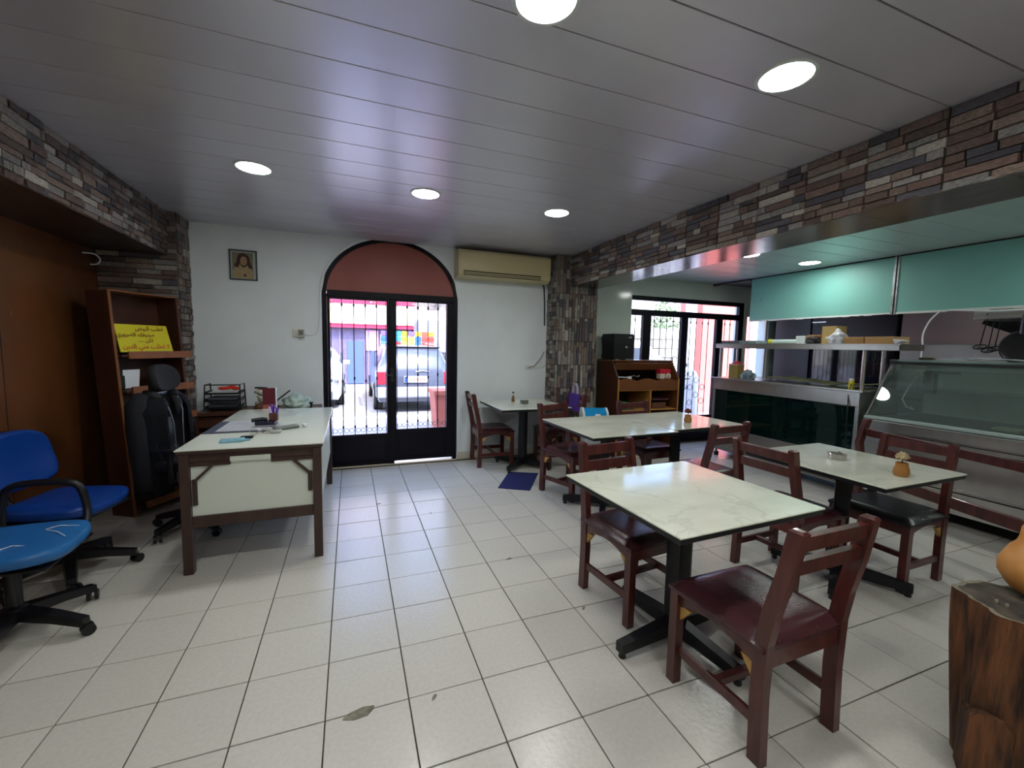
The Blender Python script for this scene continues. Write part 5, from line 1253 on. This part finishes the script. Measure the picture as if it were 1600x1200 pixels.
b = MB(); b.box(5.05, 5.12, 2.28, 2.36, 1.06, 1.27); b.box(5.05, 5.20, 2.16, 2.36, 1.25, 1.27); b.build('inner_bracket', mat('misty_plastic', '8e9c98', .4), fz)
MB().tube([(4.98, 2.36, 1.25), (4.93, 2.40, 1.12), (4.88, 2.42, 1.0), (4.88, 2.38, .93), (4.9, 2.33, .91), (4.9, 2.36, .935)], .006, 6).build('inner_wire', m_paper, fz)
for k, (y, l) in enumerate(((1.72, .16), (1.42, .14), (1.1, .2))):
    tag(MB().box(4.86, 4.98, y-l/2, y+l/2, .823, .85, bev=.006).build('price_rail', mat('beige_rail', 'a8a48c', .5), fz), label='beige price rail')
# on top of the case
ps = empty('paper_sheets', (0, 0, 0), label='loose white papers lying on the glass case', cat='paper')
for k, (y0, y1, dx, a) in enumerate(((2.26, 1.95, 0, .02), (1.98, 1.62, .03, -.03), (2.1, 1.8, .08, .0))):
    def sh(u, v, y0=y0, y1=y1, dx=dx, a=a, k=k): return (5.0+dx+.22*v, y0+(y1-y0)*u, 1.376+.006*k+.018*math.sin(u*PI)*(1-v)+.01*abs(u-.5))
    b = MB(); b.grid(sh, 12, 4); bmesh.ops.solidify(b.bm, geom=b.bm.faces[:], thickness=.002); b.build('sheet', m_paper, ps)
tag(MB().obox((5.02, 2.33, 1.385), (.12, .10, .022), (0, 0, .3), bev=.006).build('dark_wallet', mat('olive_wallet', '4e4a34', .6)), label='small dark olive wallet at the left end of the glass case top', cat='wallet')
tag(MB().obox((5.03, 1.58, 1.384), (.10, .12, .022), (0.1, 0, .2), bev=.006).build('green_packet', mat('olive_green_packet', '5c7a50', .5)), label='small green packet beside the loose papers on the glass case', cat='packet')
for k in range(5): tag(MB().box(5.02-.0, 5.34, 1.02, 1.44, 1.374+k*.013, 1.374+k*.013+.009, bev=.003).build('steel_tray', m_steeld if k % 2 else m_steel), label='stacked pale steel tray on the glass case, number %s from the top' % ('five four three two one'.split()[k]) if 0 else ('%s tray of the steel stack on the right of the glass case' % ('lowest', 'second lowest', 'middle', 'second highest', 'topmost')[k]), cat='tray', group='stacked steel trays')
# wall-hung utensil shelf with ladles and pan
us = empty('steel_wall_shelf', (0, 0, 0), label='stainless steel shelf rail above the display case carrying ladles and a pan', cat='shelf')
MB().box(5.40, 5.95, .5, 2.20, 1.755, 1.845, bev=.003).build('rail_box', m_steel, us)
MB().box(5.9, 5.95, 1.9, 1.95, 1.845, ZR).build('hanger', m_steeld, us); MB().box(5.9, 5.95, .8, .85, 1.845, ZR).build('hanger', m_steeld, us)
MB().ball((5.398, 2.11, 1.80), .006).build('rivet', m_dark, us)
for k, (y, dy, L_) in enumerate(((2.13, .03, .24), (2.09, .02, .27), (2.055, .02, .255))):
    l = empty('ladle', (5.46+.02*k, y, 1.755), label=('left', 'middle', 'right')[k]+' one of three dark wire skimmers hanging from the steel shelf', cat='ladle', group='hanging wire skimmers')
    MB().tube([(0, 0, 0), (.0, dy, -L_)], .0045, 6).build('handle', m_plastic, l)
    c = Vector((-.02, dy-.01, -L_-.01)); MB().tube([(c.x+.045*math.cos(a*PI/7)*.6, c.y+.045*math.cos(a*PI/7)*0+.045*math.sin(a*PI/7), c.z+.02*math.cos(a*PI/7)) for a in range(14)], .006, 6, closed=True).build('wire_ring', m_plastic, l)
    MB().tube([(c.x+.02*math.cos(a*PI/5), c.y+.022*math.sin(a*PI/5), c.z-.012+.01*math.cos(a*PI/5)) for a in range(10)], .004, 6, closed=True).build('inner_ring', m_plastic, l)
pn = empty('frying_pan', (5.42, 1.87, 1.50), label='black frying pan hanging by its handle from the steel shelf', cat='pan')
MB().lathe([(.02, .035), (.11, .03), (.145, -.005), (.15, -.01), (.14, -.012), (.1, .02), (.02, .022)], n=36, axis='x').build('pan_bowl', m_plastic, pn, smooth=True)
MB().tube([(0, 0, .12), (0, .0, .28)], [.035, .03], 10).build('pan_handle', m_plastic, pn)
# ------------------------------------------------------------------ teal boarding above the counters
tb_ = empty('teal_boarding', (0, 0, 0), label='teal green board panels hanging above the kitchen counters', cat='partition')
MB().box(5.27, 5.285, 2.79, 4.47, 1.85, 2.425).build('board_panel', m_teal, tb_); MB().box(5.27, 5.285, -.6, 2.745, 1.845, 2.43).build('board_panel', m_teal, tb_)
MB().box(5.262, 5.29, 2.745, 2.79, 1.83, 2.43).build('metal_stud', mat('galvanised_stud', 'b4b8ba', .35, metal=.6, noise_amt=.4, noise_scale=25), tb_)
MB().box(5.255, 5.262, 2.762, 2.768, 1.83, 2.43).build('stud_groove', m_dark, tb_)
rn = random.Random(6); y = -.6
jb = MB()
while y < 4.45:
    l = rn.uniform(.03, .12); jb.box(5.266, 5.289, y, min(y+l, 4.47), 1.838-rn.uniform(0, .008), 1.852); y += l
jb.build('torn_plaster_edge', mat('plaster_white', 'd4d8d4', .8), tb_)
MB().box(5.262, 5.27, -.6, 4.47, 2.418, 2.43).build('shadow_joint', m_dark, tb_)
MB().ball((5.268, 4.31, 2.13), .006).build('screw_head', m_dark, tb_)
tag(MB().box(5.22, 5.27, 4.47, D, 2.40, 2.43).build('conduit', mat('dark_grey_trim', '3c3c3e', .5)), label='thin dark ceiling trim running from the teal board to the rear wall', cat='trim')
tag(MB().stube([(5.26, 2.38, 1.84), (5.235, 2.44, 1.75), (5.22, 2.475, 1.62), (5.20, 2.46, 1.50), (5.17, 2.45, 1.38)], .0065, 8).build('white_cable', m_paper), label='thick white cable hanging from the teal board to the glass case', cat='cable')
tag(MB().stube([(5.25, 2.30, 1.842), (5.25, 2.0, 1.815), (5.25, 1.75, 1.82), (5.25, 1.4, 1.85)], .007, 6).build('white_cable', m_paper), label='white cable sagging along the lower edge of the teal board', cat='cable')
# kitchen behind
rf = empty('black_refrigerator', (0, 0, 0), label='large glossy black refrigerator in the dark kitchen behind the counter', cat='refrigerator')
m_gloss = mat('black_gloss', '0f0f16', .05, spec=.7)
MB().box(6.55, 7.35, 3.35, 5.02, 0, 2.35).build('body', m_plastic, rf)
for a, b_ in ((3.36, 4.42), (4.44, 5.01)):
    MB().box(6.50, 6.55, a, b_, .1, 1.60, bev=.004).build('door', m_gloss if a < 4 else mat('matt_black_panel', '15151b', .4), rf); MB().box(6.50, 6.55, a, b_, 1.62, 2.33, bev=.004).build('freezer_door', mat('matt_black_panel', '15151b', .4), rf)
MB().box(6.492, 6.50, 4.22, 4.42, 1.86, 1.875).build('badge', m_steel, rf)
st = empty('kitchen_splashback', (0, 0, 0), label='brushed steel kitchen splashback and hood behind the glass case', cat='splashback')
MB().box(6.55, 6.60, .2, 3.32, .9, 1.56).build('steel_sheet', m_steel, st); MB().box(6.53, 6.56, .2, 3.32, 1.56, ZR).build('hood_panel', mat('mauve_steel', '8d7c7c', .35, metal=.5), st)
MB().box(6.45, 6.53, .2, 3.32, 1.548, 1.562).build('edge_trim', m_steeld, st)
MB().bar((6.0, 2.35, 1.80), (6.0, 1.1, 1.22), .02, .12, up=(0, .5, 1)).build('slanted_brace', m_dark, st)
kc = empty('cooking_range', (0, 0, 0), label='dark cooking range under the hood behind the display case', cat='stove')
MB().box(5.95, 6.5, .3, 3.3, 0, .90, bev=.005).build('range_body', m_steeld, kc); MB().box(5.97, 6.48, .35, 3.25, .90, .93).build('hob', m_iron, kc)
downlight(6.1, 2.1, ZR, 'added unseen ceiling lamp over the cooking range, brightening the splashback')  # hidden lamp added to light the dark kitchen and its splashback

# ------------------------------------------------------------------ low wooden rail in front of the case
rl = empty('wooden_rail', (4.35, 2.42, 0), R(180-17), label='dark red two-bar wooden rail standing before the steel display case', cat='railing')
def post(y):
    b = MB(); curved_post(b, [(0, y, 0), (0, y, .35), (-.0, y, .45), (.03, y, .62), (.0, y, .74), (-.03, y, .83)], .045, .05); return b.build('post', m_wood, rl)
post(0); post(2.1)
MB().box(-.012, .012, .02, 2.08, .685, .75, bev=.003).build('top_rail', m_wood, rl); MB().box(-.015, .015, .02, 2.08, .30, .385, bev=.003).build('lower_rail', m_wood, rl)

# ------------------------------------------------------------------ tree stump with gourd
m_bark = mat('stripped_trunk', '714626', .7, noise_amt=.7, noise_scale=7, stretch=(5, 5, .8), bump=1.0, bump_scale=22, col2='2b1a10')
m_cut = mat('weathered_cut', '5b5247', .8, noise_amt=.6, noise_scale=14, bump=.8, bump_scale=50, col2='2c2722')
m_rim = mat('cut_rim', '85806c', .8, noise_amt=.3, noise_scale=20)
sx, sy, sz = 2.15, .625, .58
stp = empty('tree_stump', (sx, sy, 0), label='rough brown tree stump at the lower right edge of the picture', cat='stump')
b = MB(); n = 72; levels = 26; rings = []
for j in range(levels+1):
    z = sz*j/levels; t = z/sz; ring_ = []
    for k in range(n):
        a = 2*PI*k/n
        r_ = .185+.02*t+.012*math.sin(a*3+t*2)+.014*noise.noise(Vector((math.cos(a)*3, math.sin(a)*3, z*1.6)))*2+.006*noise.noise(Vector((math.cos(a)*12, math.sin(a)*12, z*3)))
        zz = z if j < levels else sz+.012*math.cos(a-2.6)
        ring_.append(b.bm.verts.new((math.cos(a)*r_*1.0, math.sin(a)*r_*.88, zz)))
    rings.append(ring_)
for A, B in zip(rings, rings[1:]):
    for k in range(n): b.bm.faces.new((A[k], A[(k+1) % n], B[(k+1) % n], B[k]))
b.bm.faces.new(rings[0][::-1]); b.build('trunk', m_bark, stp, smooth='all')
b = MB(); rr_ = []
for f_ in (1.0, .93, .6, .3, .05):
    rr_.append([b.bm.verts.new((v.co.x*f_ if 0 else math.cos(2*PI*k/n)*(Vector((1, 0, 0)).x)*0, 0, 0)) for k, v in enumerate([])] if 0 else [])
b.bm.free(); b = MB()
def topr(a): return .185+.02+.012*math.sin(a*3+2)+.014*noise.noise(Vector((math.cos(a)*3, math.sin(a)*3, sz*1.6)))*2+.006*noise.noise(Vector((math.cos(a)*12, math.sin(a)*12, sz*3)))
rgs = []
for f_ in (1.0, .92, .65, .35, .08):
    rgs.append([b.bm.verts.new((math.cos(2*PI*k/n)*topr(2*PI*k/n)*f_, math.sin(2*PI*k/n)*topr(2*PI*k/n)*.88*f_, sz+.012*math.cos(2*PI*k/n-2.6)*f_+.006*noise.noise(Vector((k*.4, f_*5, 0)))*(f_ < .99))) for k in range(n)])
for i, (A, B) in enumerate(zip(rgs, rgs[1:])):
    for k in range(n):
        f = b.bm.faces.new((A[k], A[(k+1) % n], B[(k+1) % n], B[k])); f.material_index = 1 if i == 0 else 0
b.bm.faces.new(rgs[-1])
b.build('cut_face', [m_cut, m_rim], stp, smooth='all')
b = MB(); b.prism([(-.06, 0), (.05, 0), (.045, .22), (.02, .25), (-.03, .255), (-.055, .22)], 'y', -.05, .05); b.build('loose_bark_slab', m_bark, stp, loc=(-.17, .03, 0), rz=-1.0)
for k, (x, y) in enumerate(((-.10, .07), (-.10, .045))): MB().obox((x, y, sz+.012), (.025, .008, .006), (0, 0, .3)).build('wood_chip', m_rim, stp)
gd = empty('gourd', (2.25, .645, .586), label='orange butternut gourd standing on the tree stump', cat='gourd')
b = MB(); prof = [(.01, 0), (.06, .004), (.10, .03), (.122, .07), (.124, .11), (.108, .15), (.086, .18), (.078, .21), (.076, .24), (.06, .265), (.03, .28), (.01, .282)]
n = 60; rings = []
for r_, z in prof: rings.append([b.bm.verts.new((math.cos(2*PI*k/n)*r_*(1+.02*math.cos(9*2*PI*k/n)+.05*noise.noise(Vector((math.cos(2*PI*k/n)*2, math.sin(2*PI*k/n)*2, z*9)))), math.sin(2*PI*k/n)*r_*(1+.02*math.cos(9*2*PI*k/n)), z+.004*math.sin(k))) for k in range(n)])
for A, B in zip(rings, rings[1:]):
    for k in range(n): b.bm.faces.new((A[k], A[(k+1) % n], B[(k+1) % n], B[k]))
b.bm.faces.new(rings[0][::-1]); b.bm.faces.new(rings[-1])
b.build('gourd_flesh', mat('gourd_skin', 'cf9a5c', .5, noise_amt=.3, noise_scale=6, bump=.2, bump_scale=20, col2='b77a30'), gd, smooth='all')
MB().tube([(0, 0, .28), (.005, .0, .30)], [.014, .01], 8).build('stalk', mat('dry_stalk', '6b5a3a', .8), gd)
